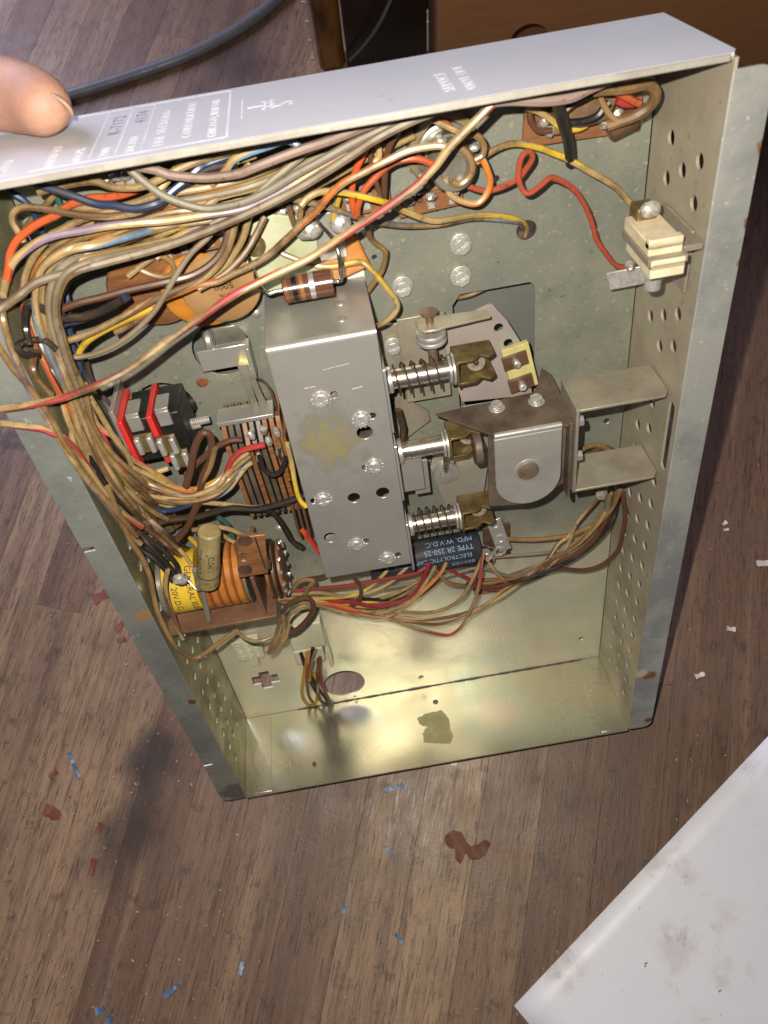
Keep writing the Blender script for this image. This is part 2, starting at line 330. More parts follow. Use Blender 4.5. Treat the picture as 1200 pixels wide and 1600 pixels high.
def cyl_fn(O, A, up, out, r):                         # text along A, climbing round a cylinder of radius r about the axis through O
    O, A, up, out = V(O), V(A), V(up), V(out)
    return lambda x, y, z: O + A * x + (out * math.cos(y / r) + up * math.sin(y / r)) * (r + 0.06 + z)
def catmull(pts, per=7):
    if len(pts) < 3: return pts
    P = [pts[0] * 2 - pts[1]] + pts + [pts[-1] * 2 - pts[-2]]; out = []
    for i in range(1, len(P) - 2):
        a, b, c, d = P[i - 1], P[i], P[i + 1], P[i + 2]
        for k in range(per):
            t = k / per
            out.append(0.5 * ((2 * b) + (c - a) * t + (2 * a - 5 * b + 4 * c - d) * t * t + (3 * b - a - 3 * c + d) * t ** 3))
    out.append(P[-2]); return out
def put(proto, mtx, parent, first):
    o = proto if first else proto.copy()
    if not first: COL.objects.link(o)
    o.parent = parent; o.matrix_local = mtx; return o

# ------------------------------------------------------------------ floor: strip parquet, plank by plank
EX = V((0.364, 0.931, 0)).normalized(); EY = V((-EX.y, EX.x, 0))
def floor_post(m, N, K, tc, col):
    geo = N.new('ShaderNodeNewGeometry'); oi = N.new('ShaderNodeObjectInfo')
    pos = geo.outputs['Position']
    tone = N.new('ShaderNodeValToRGB'); cr = tone.color_ramp
    cr.elements[0].color = (0.150, 0.084, 0.050, 1); cr.elements[1].color = (0.380, 0.255, 0.145, 1)
    e = cr.elements.new(0.35); e.color = (0.195, 0.114, 0.068, 1)
    e = cr.elements.new(0.7); e.color = (0.265, 0.168, 0.096, 1)
    K.new(oi.outputs['Random'], tone.inputs[0])
    # grain, stretched along each plank, different in every plank
    off = N.new('ShaderNodeVectorMath'); off.operation = 'SCALE'; off.inputs[0].default_value = (7.3, 3.1, 5.7); K.new(oi.outputs['Random'], off.inputs['Scale'])
    ad = N.new('ShaderNodeVectorMath'); K.new(tc.outputs['Object'], ad.inputs[0]); K.new(off.outputs[0], ad.inputs[1])
    mp = N.new('ShaderNodeMapping'); mp.inputs['Scale'].default_value = (16, 210, 16); K.new(ad.outputs[0], mp.inputs[0])
    g1 = noise(N, K, mp.outputs[0], 1.0, 6, 0.7)
    mp0 = N.new('ShaderNodeMapping'); mp0.inputs['Scale'].default_value = (2.2, 62, 2.2); K.new(ad.outputs[0], mp0.inputs[0])
    g0 = noise(N, K, mp0.outputs[0], 1.0, 5, 0.62)
    mp2 = N.new('ShaderNodeMapping'); mp2.inputs['Scale'].default_value = (70, 850, 70); K.new(ad.outputs[0], mp2.inputs[0])
    g2 = noise(N, K, mp2.outputs[0], 1.0, 3, 0.6)
    c = mixc(N, K, mth(N, K, 'MULTIPLY', step(N, K, g0, 0.46, 0.66), 0.6), tone.outputs[0], (0.100, 0.055, 0.034))
    c = mixc(N, K, mth(N, K, 'MULTIPLY', step(N, K, g0, 0.46, 0.32), 0.5), c, (0.320, 0.210, 0.118))
    c = mixc(N, K, mth(N, K, 'MULTIPLY', step(N, K, g1, 0.45, 0.70), 0.5), c, (0.066, 0.039, 0.027))
    c = mixc(N, K, mth(N, K, 'MULTIPLY', step(N, K, g2, 0.53, 0.66), 0.75), c, (0.045, 0.028, 0.022))
    # dirt film and traffic wear
    n1 = noise(N, K, pos, 11, 7, 0.68)
    c = mixc(N, K, mth(N, K, 'MULTIPLY', step(N, K, n1, 0.38, 0.70), 0.55), c, (0.135, 0.086, 0.062))
    n4 = noise(N, K, pos, 60, 6, 0.7)
    c = mixc(N, K, mth(N, K, 'MULTIPLY', step(N, K, n4, 0.54, 0.70), 0.6), c, (0.045, 0.032, 0.028))
    n5 = noise(N, K, pos, 420, 3, 0.6)
    c = mixc(N, K, mth(N, K, 'MULTIPLY', step(N, K, n5, 0.68, 0.74), 0.7), c, (0.32, 0.25, 0.20))
    n6 = noise(N, K, pos, 300, 3, 0.6)
    c = mixc(N, K, mth(N, K, 'MULTIPLY', step(N, K, n6, 0.67, 0.72), 0.8), c, (0.030, 0.022, 0.022))
    # white paint rubbed along the grain in front of the chassis
    nw = noise(N, K, mp2.outputs[0], 0.7, 4, 0.7)
    wm = N.new('ShaderNodeMath'); wm.operation = 'MULTIPLY'
    K.new(blob(N, K, pos, F(640, 1240), 0.045, n4, 0.35), wm.inputs[0]); K.new(step(N, K, nw, 0.55, 0.66), wm.inputs[1])
    c = mixc(N, K, mth(N, K, 'MULTIPLY', wm.outputs[0], 0.55), c, (0.55, 0.48, 0.42))
    # old oil stains
    for (u, v, r, a) in ((250, 1160, 0.017, 0.8), (225, 1200, 0.016, 0.8), (235, 1180, 0.02, 0.5), (222, 1285, 0.019, 0.8), (200, 1310, 0.018, 0.6), (170, 1352, 0.02, 0.6), (225, 1240, 0.014, 0.4), (370, 105, 0.036, 0.8), (310, 150, 0.02, 0.5), (905, 1250, 0.02, 0.35)):
        c = mixc(N, K, mth(N, K, 'MULTIPLY', blob(N, K, pos, F(u, v), r, n1, 0.9, 1.5, 0.0), a), c, (0.040, 0.027, 0.023))
    p = N['Principled BSDF']
    # scratches and grain as relief
    bmp = N.new('ShaderNodeBump'); bmp.inputs['Strength'].default_value = 0.35; bmp.inputs['Distance'].default_value = 0.0008
    K.new(mth(N, K, 'ADD', mth(N, K, 'MULTIPLY', g2, 0.6), mth(N, K, 'MULTIPLY', n5, 0.6)), bmp.inputs['Height']); K.new(bmp.outputs[0], p.inputs['Normal'])
    return c
woodm = mat('worn_strip_parquet', (0.2, 0.13, 0.09), rough=0.48, rvar=0.10, scale=30, spec=0.4, post=floor_post)
sub = MB(); C0 = V((0.12, 0.30, 0)) * 1000
sub.add([V((-1600, -1600, -9)), V((1800, -1600, -9)), V((1800, 2200, -9)), V((-1600, 2200, -9))], [(0, 1, 2, 3)])
floor = sub.build('floor', mat('subfloor', (0.03, 0.02, 0.015), rough=0.8)); floor['kind'] = 'structure'; floor['label'] = 'worn brown strip parquet floor with stains and debris'
PW = 40.0
protos = {}
def plank_mesh(ln):
    b = MB(); b.box((0, 0, -4), (ln - 0.14, PW - 0.14, 8)); o = b.build('plank', woodm, floor, bev=0.14); return o
rows = range(-22, 24)
vis = [F(0, 0), F(1200, 0), F(1200, 1600), F(0, 1600)]
cx = sum((q for q in vis), V()) / 4
hx = max(abs((q - cx).dot(EX)) for q in vis) + 0.08; hy = max(abs((q - cx).dot(EY)) for q in vis) + 0.06
for r in range(int(-hy * 1000 / PW) - 1, int(hy * 1000 / PW) + 2):
    x = -hx * 1000 - random.uniform(0, 900)
    while x < hx * 1000:
        ln = random.choice((900, 1150, 1400))
        first = ln not in protos
        if first: protos[ln] = plank_mesh(ln)
        c = cx + EX * ((x + ln / 2) * MM) + EY * (r * PW * MM)
        mt = M(((EX.x, EY.x, 0, c.x), (EX.y, EY.y, 0, c.y), (0, 0, 1, random.uniform(-0.00010, 0.0)), (0, 0, 0, 1)))
        put(protos[ln], mt, floor, first); x += ln

# ------------------------------------------------------------------ the chassis
chassis = bpy.data.objects.new('amplifier_chassis', None); COL.objects.link(chassis); chassis.matrix_world = ROOT_M; chassis.empty_display_size = 0.05
chassis['label'] = 'open zinc plated metal equipment chassis full of wires, tilted up from the wooden floor'; chassis['category'] = 'equipment chassis'
CH = chassis
X, Y, Z = V((1, 0, 0)), V((0, 1, 0)), V((0, 0, 1))
W_, H_, D_ = 260.0, 403.0, 61.3
T = 1.2
holes = [arc(62.7, 297.5, 13.8), arc(27.0, 270.5, 15.2), arc(207.5, 329, 4.6, n=20), arc(75.6, 21.5, 14.6),
    [(172, 268), (172, 299), (176, 304.2), (209, 304.2), (211.3, 302), (211.3, 240), (172, 240)]]
cx_, cy_ = 23.8, 41.7
holes.append([(cx_ + a, cy_ + b) for a, b in ((-4, -10), (3, -10), (3, -5), (9, -5), (9, 4), (4, 4), (4, 9), (-3, 9), (-3, 5), (-9, 5), (-9, -4), (-4, -4))])
for (u, v, r) in ((658, 1058, 2.0), (908, 998, 1.8), (948, 658, 1.8), (555, 1088, 1.2), (775, 280, 1.6), (396, 575, 1.2), (585, 402, 1.2)):
    q = L(u, v); holes.append(arc(q.x, q.y, r, n=14))
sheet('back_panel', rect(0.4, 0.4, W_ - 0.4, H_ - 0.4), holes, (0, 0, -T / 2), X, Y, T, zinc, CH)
def perf(skip=None, y0=22, y1=366):
    hs = []
    for k, z in enumerate((19.5, 33.0, 46.5)):
        y = y0 + (7.8 if k == 1 else 0)
        while y < y1:
            if not (skip and skip(y, z)): hs.append(arc(y, z, 3.1, n=14))
            y += 15.6
    return hs
# right wall with vent holes and the slot where the two arms were bent in; plane (Y, Z), outward +X
rs = lambda y, z: (210 < y < 275 and z > 40) or (262 < y < 272) or (214 < y < 222) or (300 < y < 345 and z < 40)
sheet('side_wall', rect(0.4, 0, H_ - 0.5, D_ - 0.3), perf(rs) + [rect(223, 50.5, 262, 56.5, 2.5)], (W_ + T / 2, 0, 0), Y, Z, T, side, CH, label='right perforated side wall, dusty')
sheet('side_wall', rect(0.4, 0, H_ - 0.5, D_ - 0.3), perf(None, 26, 230), (-T / 2, 0, 0), Y, Z, T, sideL, CH, label='left perforated side wall, oily')
# bottom wall: tray floor edge, plane (X, Z)
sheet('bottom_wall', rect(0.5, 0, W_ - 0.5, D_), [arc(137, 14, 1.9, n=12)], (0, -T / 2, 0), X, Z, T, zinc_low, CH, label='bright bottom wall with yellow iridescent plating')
b = MB(); b.tube(catmull([V((38 + 11 * i, 0.25 + random.uniform(-0.2, 0.25), 0.15)) for i in range(20)], 4), [0.35 + 0.55 * random.random() for _ in range(77)], n=6); b.build('seam_gap_shade', mat('seam_gap_shade', (0.07, 0.065, 0.045), rough=0.7), CH)  # dark tube painted in for the shaded gap between plate and bottom wall
b = MB(); b.box((9, 0.35, 31), (18, 0.7, 58)); b.build('corner_tab', zinc_low, CH, bev=0.2)
b = MB(); b.box((W_ - 9, 0.35, 31), (18, 0.7, 58)); b.build('corner_tab', zinc_low, CH, bev=0.2)
# top wall (its outer face shows), folded lip at the right end
sheet('top_wall', [(-6, D_ + 0.4), (-6, 0), (W_ + 0.2, -0.6), (W_ + 1.0, D_ - 3), (W_ - 1, D_ + 0.4)], [], (0, H_ + T / 2, 0), X, Z, T, topm, CH, label='satin grey top wall with white printed maker panel')
b = MB(); b.box((W_ / 2 - 4, H_ - 0.1, D_ + 0.35), (W_ + 4, 2.4, 1.1)); b.build('rim_lip', mat('rim_worn', (0.40, 0.375, 0.32), (0.27, 0.25, 0.21), scale=40, metal=0.3, rough=0.5, bump=0.3, bscale=300, speck=[((0.15, 0.12, 0.09), 150, 0.66)]), CH, bev=0.4)
b = MB(); b.box((W_ - 9, H_ - 0.9, D_ - 9), (18, 1.0, 16)); b.build('corner_tab', side, CH, bev=0.3)
# flanges
def flange(x0, x1, y1, m, label, notch=None):
    s = 1 if x1 > x0 else -1
    w = abs(x1 - x0)
    o = [(0, 0.6), (w - 5, 0.2)] + arc(w - 5, 6, 5.8, -90, 0, 6) + [(w, y1 - 6)] + arc(w - 5, y1 - 5, 5, 0, 90, 6) + [(0, y1)]
    if notch:
        o2 = []
        for q in o:
            o2.append(q)
        i = next(k for k, q in enumerate(o2) if abs(q[1] - (y1 - 6)) < 1e-6)
        ins = []
        for ny in notch: ins += [(w, ny - 1.6), (w - 5.5, ny - 1.3), (w - 5.5, ny + 1.3), (w, ny + 1.6)]
        o2[i:i] = ins; o = o2
    if s < 0: o = [(-a, bb) for a, bb in o][::-1]
    sheet('flange', o, [], (x0, 0, D_ - T / 2), X, Y, T, m, CH, label=label)
flange(W_ + 0.9, W_ + 14.2, 399, flangeR, 'right mounting flange, scuffed grey with rust spots')
flange(-0.9, -14.8, 399, flangeL, 'left mounting flange, scuffed grey with two notches', notch=(48, 243))
# fold radii where walls turn into flanges
for xx in (W_ + 0.9, -0.9):
    s = 1 if xx > 0 else -1
    b = MB(); b.cyl((xx - s * 0.3, 0.8, D_ - 0.85), (xx - s * 0.3, 398.5, D_ - 0.85), 0.86, n=16); b.build('fold', flangeR if s > 0 else flangeL, CH)
# tape residue and rust spots on the bottom wall
P0 = lambda u, v: LA(u, v, 1, 0.0)
poly = [P0(*q) for q in ((652, 1122), (668, 1114), (690, 1110), (700, 1122), (708, 1150), (704, 1162), (662, 1160), (660, 1146), (668, 1136), (655, 1132))]
pl2 = []
for k, p in enumerate(poly):
    q = poly[(k + 1) % len(poly)]
    for t in range(5): w0 = p.lerp(q, t / 5); pl2.append(w0 + V((random.uniform(-0.5, 0.5), 0, random.uniform(-0.5, 0.5))))
poly = pl2
b = MB(); b.prism([(p.x, p.z) for p in poly], (0, 0.0, 0), X, Z, -0.12); b.build('tape_residue', mat('tape_residue', (0.36, 0.33, 0.17), (0.28, 0.26, 0.12), scale=120, rough=0.5), CH)
rustm = mat('rust_spot', (0.20, 0.06, 0.02), (0.10, 0.03, 0.012), scale=300, rough=0.8)
for (u, v, r) in ((491, 1194, 1.6), (420, 1150, 0.9), (421, 1160, 0.9), (419, 1168, 0.7)):
    q = P0(u, v); b = MB(); b.ball((q.x, 0, q.z), r, (1, 0.12, 1.3), n=9, jit=0.2); b.build('rust_spot', rustm, CH)
q = L(316, 598); b = MB(); b.ball((q.x, q.y, 0), 3.2, (1, 0.8, 0.12), n=12, jit=0.12); b.build('rust_spot', rustm, CH)
# housing behind the openings
b = MB(); b.box((118, 268, -16), (206, 96, 1.2)); b.build('rear_plate', mat('rear_plate', (0.27, 0.28, 0.25), (0.20, 0.21, 0.19), scale=30, metal=0.6, rough=0.5), CH)
for (xx, yy, a, bb) in ((118, 316.4, 206, 1.2), (118, 219.6, 206, 1.2)):
    b = MB(); b.box((xx, yy, -8.8), (a, bb, 13)); b.build('rear_wall', side, CH)

# ---------------------------------------------------------------- printed panel on the top wall: reads from rim towards the back
TY = H_ + T + 0.05
def tfn(x, z): return plane_fn((x, TY, z), -Z, X)      # text runs towards -Z, letters' up = +X?
def tprint(txt, x, z, size, m=ink_w, sp=1.05):
    return lettering(txt, size, plane_fn((x, TY, z), -Z, -X), m, CH, spacing=sp)
for txt, x, z, sz, m, sp in (('THE SEEBURG', 73.6, 54.5, 5.0, ink_w, 1.35), ('CORPORATION', 82.6, 50.0, 4.6, ink_w, 1.30), ('CHICAGO, ILLINOIS', 91.2, 54.0, 4.2, ink_w, 1.15),
        ('SER. NO.', 64.2, 55.0, 4.2, ink_w, 1.0), ('4174', 65.0, 24.0, 6.2, ink_b, 1.2), ('TYPE', 55.6, 55.0, 4.2, ink_w, 1.0), ('K-7172', 56.6, 33.0, 6.2, ink_b, 1.2),
        ('60 CPS.', 46.6, 56.0, 4.4, ink_w, 1.05), ('VOLTS 117', 37.6, 56.5, 4.4, ink_w, 1.05), ('WATTS', 22.0, 56.5, 4.4, ink_w, 1.05),
        ('S', 117.6, 33.5, 11.0, ink_w, 1.0), ('SERVICE', 171.4, 50.0, 5.6, ink_w, 1.15), ('VALVE LINE', 178.2, 52.0, 5.2, ink_w, 1.1)):
    tprint(txt, x, z, sz, m, sp)
for (x0, x1, z0, z1) in ((49.2, 49.8, 2.5, 57), (57.9, 58.5, 2.5, 57), (66.4, 67.0, 2.5, 57), (94.6, 95.4, 2.5, 57), (30, 94.6, 56.6, 57.2), (30, 94.6, 2.3, 2.8), (99.4, 99.9, 18, 40)):
    b = MB(); b.box(((x0 + x1) / 2, TY, (z0 + z1) / 2), (x1 - x0, 0.06, z1 - z0)); b.build('printed_line', ink_w, CH)
# small emblem: a stem with a barbed head, then a large S
b = MB(); b.box((104.5, TY, 29), (6, 0.06, 1.2)); b.build('printed_emblem', ink_w, CH)
for (a_, c_) in (((107, 24), (110.5, 34)), ((107, 34), (110.5, 24)), ((106, 29), (111, 29))):
    p0, p1 = V((a_[0], TY, a_[1])), V((c_[0], TY, c_[1])); d = (p1 - p0).normalized(); b = MB(); b.box((p0 + p1) / 2, ((p1 - p0).length, 0.06, 1.3), (d, Y, d.cross(Y))); b.build('printed_emblem', ink_w, CH)

# ---------------------------------------------------------------- screws (one of each kind, then copies)
def half(r, n, gap, sgn):
    pts = [(r * math.cos(2 * math.pi * i / n + 0.0001), r * math.sin(2 * math.pi * i / n + 0.0001)) for i in range(n)]
    out = []
    for i in range(n):
        a, b_ = pts[i], pts[(i + 1) % n]
        ina, inb = sgn * a[1] > gap, sgn * b_[1] > gap
        if ina: out.append(a)
        if ina != inb:
            t = (sgn * gap - a[1]) / (b_[1] - a[1]); out.append((a[0] + (b_[0] - a[0]) * t, sgn * gap))
    return out
hexb = MB(); hexb.cyl((0, 0, 0), (0, 0, 0.9), 5.0, ch=0.25, n=26); hexb.cyl((0, 0, 0.9), (0, 0, 1.6), 4.1, n=26)
hexb.cyl((0, 0, 1.6), (0, 0, 2.6), 3.9, n=6)
for sg in (1, -1): hexb.prism(half(3.9, 6, 0.5, sg), (0, 0, 2.6), X, Y, 1.3)
hexs = hexb.build('screw', screwm, CH, bev=0.15)
cr = MB(); cr.cyl((0, 0, 0), (0, 0, 0.5), 4.3, ch=0.15, n=26); cr.lathe((0, 0, 0.5), Z, [(0, 3.5), (0.9, 3.4), (1.3, 3.0)], n=24)
for k in range(4):
    a0 = k * 90
    c, s_ = math.cos(math.radians(a0 + 45)) * 0.62, math.sin(math.radians(a0 + 45)) * 0.62
    cr.prism([(c, s_)] + [(c + x, s_ + y) for x, y in arc(0, 0, 2.3, a0, a0 + 90, 7)], (0, 0, 1.3), X, Y, 0.8)
for k in range(12):
    a = k * math.pi / 6; cr.box((4.0 * math.cos(a), 4.0 * math.sin(a), 0.55), (0.9, 0.9, 0.5), (V((math.cos(a), math.sin(a), 0)), V((-math.sin(a), math.cos(a), 0)), Z))
cross = cr.build('screw', screwm, CH, bev=0.12)
riv = MB(); riv.lathe((0, 0, 0), Z, [(0, 2.4), (0.8, 2.2), (1.4, 1.5), (1.7, 0.3)], n=16); rivet = riv.build('rivet', screwm, CH)
used = {}
def place(pr, p, rot=0, s=1.0, nrm=None, parent=CH):
    p = V(p)
    mt = M.Translation(p * MM) @ ((nrm.to_track_quat('Z', 'Y').to_matrix().to_4x4()) if nrm else M.Identity(4)) @ M.Rotation(math.radians(rot), 4, 'Z') @ M.Scale(s, 4)
    o = put(pr, mt, parent, pr.name not in used); used[pr.name] = 1; return o
for (u, v, rot) in ((720, 381, 35), (720, 431, 25), (629, 447, 5)): place(hexs, L(u, v), rot)
for (u, v) in ((400, 488), (196, 690), (437, 825), (171, 600), (930, 362), (1040, 575)): place(rivet, L(u, v))

# ---------------------------------------------------------------- tall steel solenoid bracket
BX0, BX1, BY0, BY1, BZ = 88.6, 133.5, 184.6, 322.4, 50.0
bh = []; scr = ((502, 624), (565, 655), (585, 728), (505, 780), (557, 850), (605, 872))
slots = ((522, 617), (582, 650), (571, 731), (490, 783), (572, 846), (622, 867))
for (u, v) in slots: q = L(u, v, BZ); bh.append(arc(q.x, q.y, 1.7, n=12))
for (u, v, r) in ((570, 676, 3.6), (598, 770, 3.2), (553, 778, 3.0), (516, 840, 3.2)): q = L(u, v, BZ); bh.append(arc(q.x, q.y, r, n=18))
brk = bpy.data.objects.new('solenoid_bracket', None); COL.objects.link(brk); brk.parent = CH; brk['label'] = 'tall folded steel bracket with six screws'
sheet('bracket_face', rect(BX0, BY0, BX1, BY1 - 2.2, 0.8, 3), bh, (0, 0, BZ - 0.6), X, Y, T, steel, brk, bev=0.15)
lh = [arc(*(lambda q: (q.x, q.z))(LA(u, v, 1, BY1)), 1.7, n=12) for (u, v) in ((532, 473), (534, 498))]
sheet('bracket_leg', rect(BX0, 0.2, BX1, BZ - 2.2), [], (0, BY1 - 0.6, 0), X, Z, T, steel, brk, bev=0.15)
b = MB(); nb = 7                                        # rounded fold between leg and face
pts = [(BY1 - 2.3 + 2.3 * math.sin(i / nb * math.pi / 2), BZ - 2.3 + 2.3 * math.cos(i / nb * math.pi / 2)) for i in range(nb + 1)]
pin = [(BY1 - 2.3 + 1.1 * math.sin(i / nb * math.pi / 2), BZ - 2.3 + 1.1 * math.cos(i / nb * math.pi / 2)) for i in range(nb + 1)]
ring = pts + pin[::-1]
b.prism(ring, (BX0 + 0.02, 0, 0), Y, Z, BX1 - BX0 - 0.04); b.build('fold', steel, brk, sharp=60)
for (u, v) in ((532, 474), (534, 499)):
    q = LA(u, v, 1, BY1 + 0.1); b = MB(); b.lathe((q.x, BY1, q.z), Y, [(0, 2.2), (0.5, 2.0), (0.8, 1.4)], n=14); b.build('dimple', steel, brk)
b = MB(); b.box((BX0 + 14, BY1 + 3.4, 0.7), (30, 7, 1.2)); b.build('bracket_foot', steel, brk, bev=0.2)
for i, (u, v) in enumerate(scr): place(cross, L(u, v, BZ + 0.05), 20 + 25 * i)
# scratches
for (u0, v0, u1, v1) in ((505, 578, 545, 568), (475, 607, 492, 604), (550, 608, 566, 604)):
    a, c = L(u0, v0, BZ + 0.02), L(u1, v1, BZ + 0.02); b = MB(); b.tube([a, c], 0.075, n=4); b.build('scratch', screwm, brk)
# solenoids under the bracket
SOLY = (284.5, 243.0, 193.0)
coilm = mat('coil_tape', (0.10, 0.075, 0.045), (0.05, 0.035, 0.022), scale=90, rough=0.5)
for i, y in enumerate(SOLY):
    so = bpy.data.objects.new('solenoid', None); COL.objects.link(so); so.parent = CH
    b = MB(); b.cyl((92, y, 30), (131, y, 30), 15.5, n=28, ch=0.6); b.build('coil', coilm, so)
    sheet('frame_end', rect(y - 17, 8, y + 17, 47.5, 1), [], (134.3, 0, 0), Y, Z, 1.2, steel, so)
    ln = (166, 160, 163)[i]
    b = MB(); b.cyl((134, y, 30), (134 + 4, y, 30), 6.2, n=24, ch=0.4); b.build('bushing', bright, so)
    b = MB(); b.cyl((136, y, 30), (ln, y, 30), 4.5, n=24, ch=0.3); b.build('plunger', rod, so)
    if i != 1:
        turns = 5; pts = []
        for k in range(turns * 16 + 1):
            a = 2 * math.pi * k / 16; rr = 7.4 + 0.7 * math.sin(k * 0.37 + i)
            pts.append((139 + (ln - 4 - 139) * k / (turns * 16), y + rr * math.cos(a), 30 + rr * math.sin(a)))
        b = MB(); b.tube(pts, 0.42, n=6); b.build('spring', springm, so)
    b = MB(); b.cyl((ln - 2.4, y, 30), (ln - 1.2, y, 30), 6.6, n=24, ch=0.2); b.cyl((ln - 0.8, y, 30), (ln + 0.4, y, 30), 7.4, n=24, ch=0.2); b.build('washer', bright, so)
    cl = bpy.data.objects.new('clevis', None); COL.objects.link(cl); cl.parent = so
    b = MB(); b.box((ln + 1.1, y, 29), (1.2, 12.5, 15))
    b.box((ln + 9.5, y, 21.5), (18, 12.5, 1.2))
    wall = [(0, 0), (18, 0), (18, 11), (15, 13.2), (11.6, 10.6), (8.2, 13.6), (0, 14.0)]
    b.prism(wall, (ln + 0.6, y + 6.3, 21.5), X, Z, 1.3); b.prism(wall, (ln + 0.6, y - 5.0, 21.5), X, Z, 1.3)
    b.build('channel', brass, cl, bev=0.25)
    b = MB(); b.lathe((ln + 11, y - 0.5, 22.3), Z, [(0, 4.4), (5.4, 4.4), (6.0, 4.0), (6.1, 2.2), (5.2, 2.0)], n=22); b.build('roller', mat('pale_roller', (0.36, 0.33, 0.26), (0.22, 0.19, 0.13), scale=150, metal=0.4, rough=0.4), cl)
    b = MB(); b.cyl((ln + 11, y - 0.5, 19), (ln + 11, y - 0.5, 28.6), 1.3, n=14, ch=0.3); b.build('pin', springm, cl)
    ey = MB(); pts = [(ln + 9 + 3.0 * math.cos(a / 12 * 2 * math.pi), y - 11.5 + 3.0 * math.sin(a / 12 * 2 * math.pi), 20) for a in range(13)]
    ey.tube(pts, 0.9, n=8); ey.build('eyelet', bright, cl)
# links between plungers and base
b = MB(); b.tube([L(622, 640, 24), L(630, 668, 24), L(628, 712, 26)], 1.6, n=8); b.build('link_rod', springm, CH)
b = MB(); b.box(L(642, 735, 30), (12, 26, 1.4)); b.build('latch_plate', steel, CH, bev=0.3)
b = MB(); b.box(L(658, 745, 24), (8, 22, 1.4)); b.build('latch_plate', steel, CH, bev=0.3)

# ---------------------------------------------------------------- selector plate, lever and contact block in the window
sp_ = [L(u, v, 14) for u, v in ((688, 512), (762, 477), (770, 476), (792, 500), (812, 532), (824, 570), (832, 617), (722, 628), (700, 560))]
hl = []
for u, v in ((779, 512), (794, 536)): q = L(u, v, 14); hl.append(arc(q.x, q.y, 2.2, n=14))
sheet('sector_plate', [(p.x, p.y) for p in sp_][::-1], hl, (0, 0, 13.4), X, Y, 1.4, lav, CH, label='pale sector plate with two holes')
a = L(672, 509, 24); c = LA(750, 495, 1, a.y)
d = (c - a).normalized(); nn = d.cross(Y).normalized()
levm = mat('lever_steel', (0.38, 0.34, 0.25), (0.27, 0.225, 0.15), scale=60, metal=0.35, rough=0.42)
b = MB(); b.prism([(-6, -3.5), (-3.5, -6), (2, -6.4), (6, -5), (25, -3.6), (26.5, 3.0), (6, 5), (2, 6.4), (-3.5, 6), (-6, 3.5)], a, d, nn, -1.4); lev = b.build('lever', levm, CH, bev=0.35)
pm_ = mat('rusty_post', (0.26, 0.17, 0.11), (0.14, 0.08, 0.05), scale=200, metal=0.5, rough=0.4)
b = MB(); b.cyl(a - Y * 20, a, 2.2); b.cyl(a, a + Y * 5, 1.8); b.lathe(a + Y * 5, Y, [(0, 1.8), (1.0, 3.8), (2.0, 4.0), (2.5, 3.0)], n=20); b.build('pivot_post', pm_, CH)
for k in (3, 6): b = MB(); b.cyl(a - Y * k, a - Y * (k + 2), 6.8, ch=0.4, n=28); b.build('washer', screwm, CH)
b = MB(); q = L(664, 560, 10); b.box(q, (22, 46, 1.4)); b.build('pivot_base', armm, CH, bev=0.3)
place(hexs, L(614, 540, 3), 8, 0.9); b = MB(); b.box(L(622, 548, 2), (34, 30, 1.4)); b.build('mount_plate', armm, CH, bev=0.3)
q = L(812, 573, 16)
cb = bpy.data.objects.new('contact_block', None); COL.objects.link(cb); cb.parent = CH
ax3 = (V((0.97, 0.2, 0)).normalized(), V((-0.2, 0.97, 0)).normalized(), Z)
b = MB(); b.box(q, (13, 25, 3), ax3); b.build('carrier', olivec, cb, bev=0.3)
for dy in (5.5, -8.0):
    b = MB(); c = q + ax3[1] * dy - ax3[0] * 1.5 + Z * 2.0; b.box(c, (12, 7.5, 1.4), ax3); b.build('insulator', phend, cb, bev=0.2)
    b = MB(); b.cyl(c, c + Z * 4.5, 1.9, n=14, ch=0.4); b.build('contact', solder, cb)
# lower guide plate (bright trapezoid) under the pivot
gp = [L(u, v, 8) for u, v in ((682, 690), (768, 670), (766, 700), (752, 790), (700, 798), (672, 728))]
sheet('guide_plate', [(p.x, p.y) for p in gp][::-1], [], (0, 0, 8), X, Y, 1.4, mat('guide_steel', (0.44, 0.41, 0.34), (0.34, 0.30, 0.24), scale=30, metal=0.5, rough=0.33, bump=0.05), CH)
b = MB(); b.lathe(L(697, 738, 9), Z, [(0, 7), (1.4, 7), (1.5, 3.6), (3, 3.6)], n=24); b.build('bush', steel, CH)
b = MB(); b.tube([L(697, 700, 24), L(697, 738, 10)], 1.5, n=10); b.build('link_rod', rod, CH)
gp = [L(u, v, 5) for u, v in ((618, 612), (668, 640), (672, 655), (625, 690), (612, 660))]
b = MB(); b.prism([(p.x, p.y) for p in gp][::-1], (0, 0, 5), X, Y, 1.2); b.build('cam_plate', armm, CH, bev=0.2)

# ---------------------------------------------------------------- rusty frame with steel tongue, carried by two arms from the right wall
fr = bpy.data.objects.new('rusty_frame', None); COL.objects.link(fr); fr.parent = CH; fr['label'] = 'brown rusty angle frame with pointed end'
TYY = 257.0
tp = [LA(u, v, 1, TYY) for u, v in ((680, 646), (836, 612), (846, 574), (862, 585), (893, 652), (889, 663), (780, 683))]
b = MB(); b.prism([(p.x, p.z) for p in tp], (0, TYY, 0), X, Z, 1.4); b.build('pointed_plate', brownm, fr, bev=0.25)
b = MB(); b.box((215.4, 234.5, 29), (1.5, 46, 42)); b.build('end_plate', brownm, fr, bev=0.4)
b = MB(); b.prism([(176, 211), (196, 208), (214, 218), (214.4, 256.2), (177.5, 256.2)], (0, 0, 44.5), X, Y, 1.4); b.build('web', brownm, fr, bev=0.3)
tg = [(179.2, 256.4), (179.2, 229)] + arc(195, 229, 15.8, 180, 360, 18) + [(210.8, 256.4)]
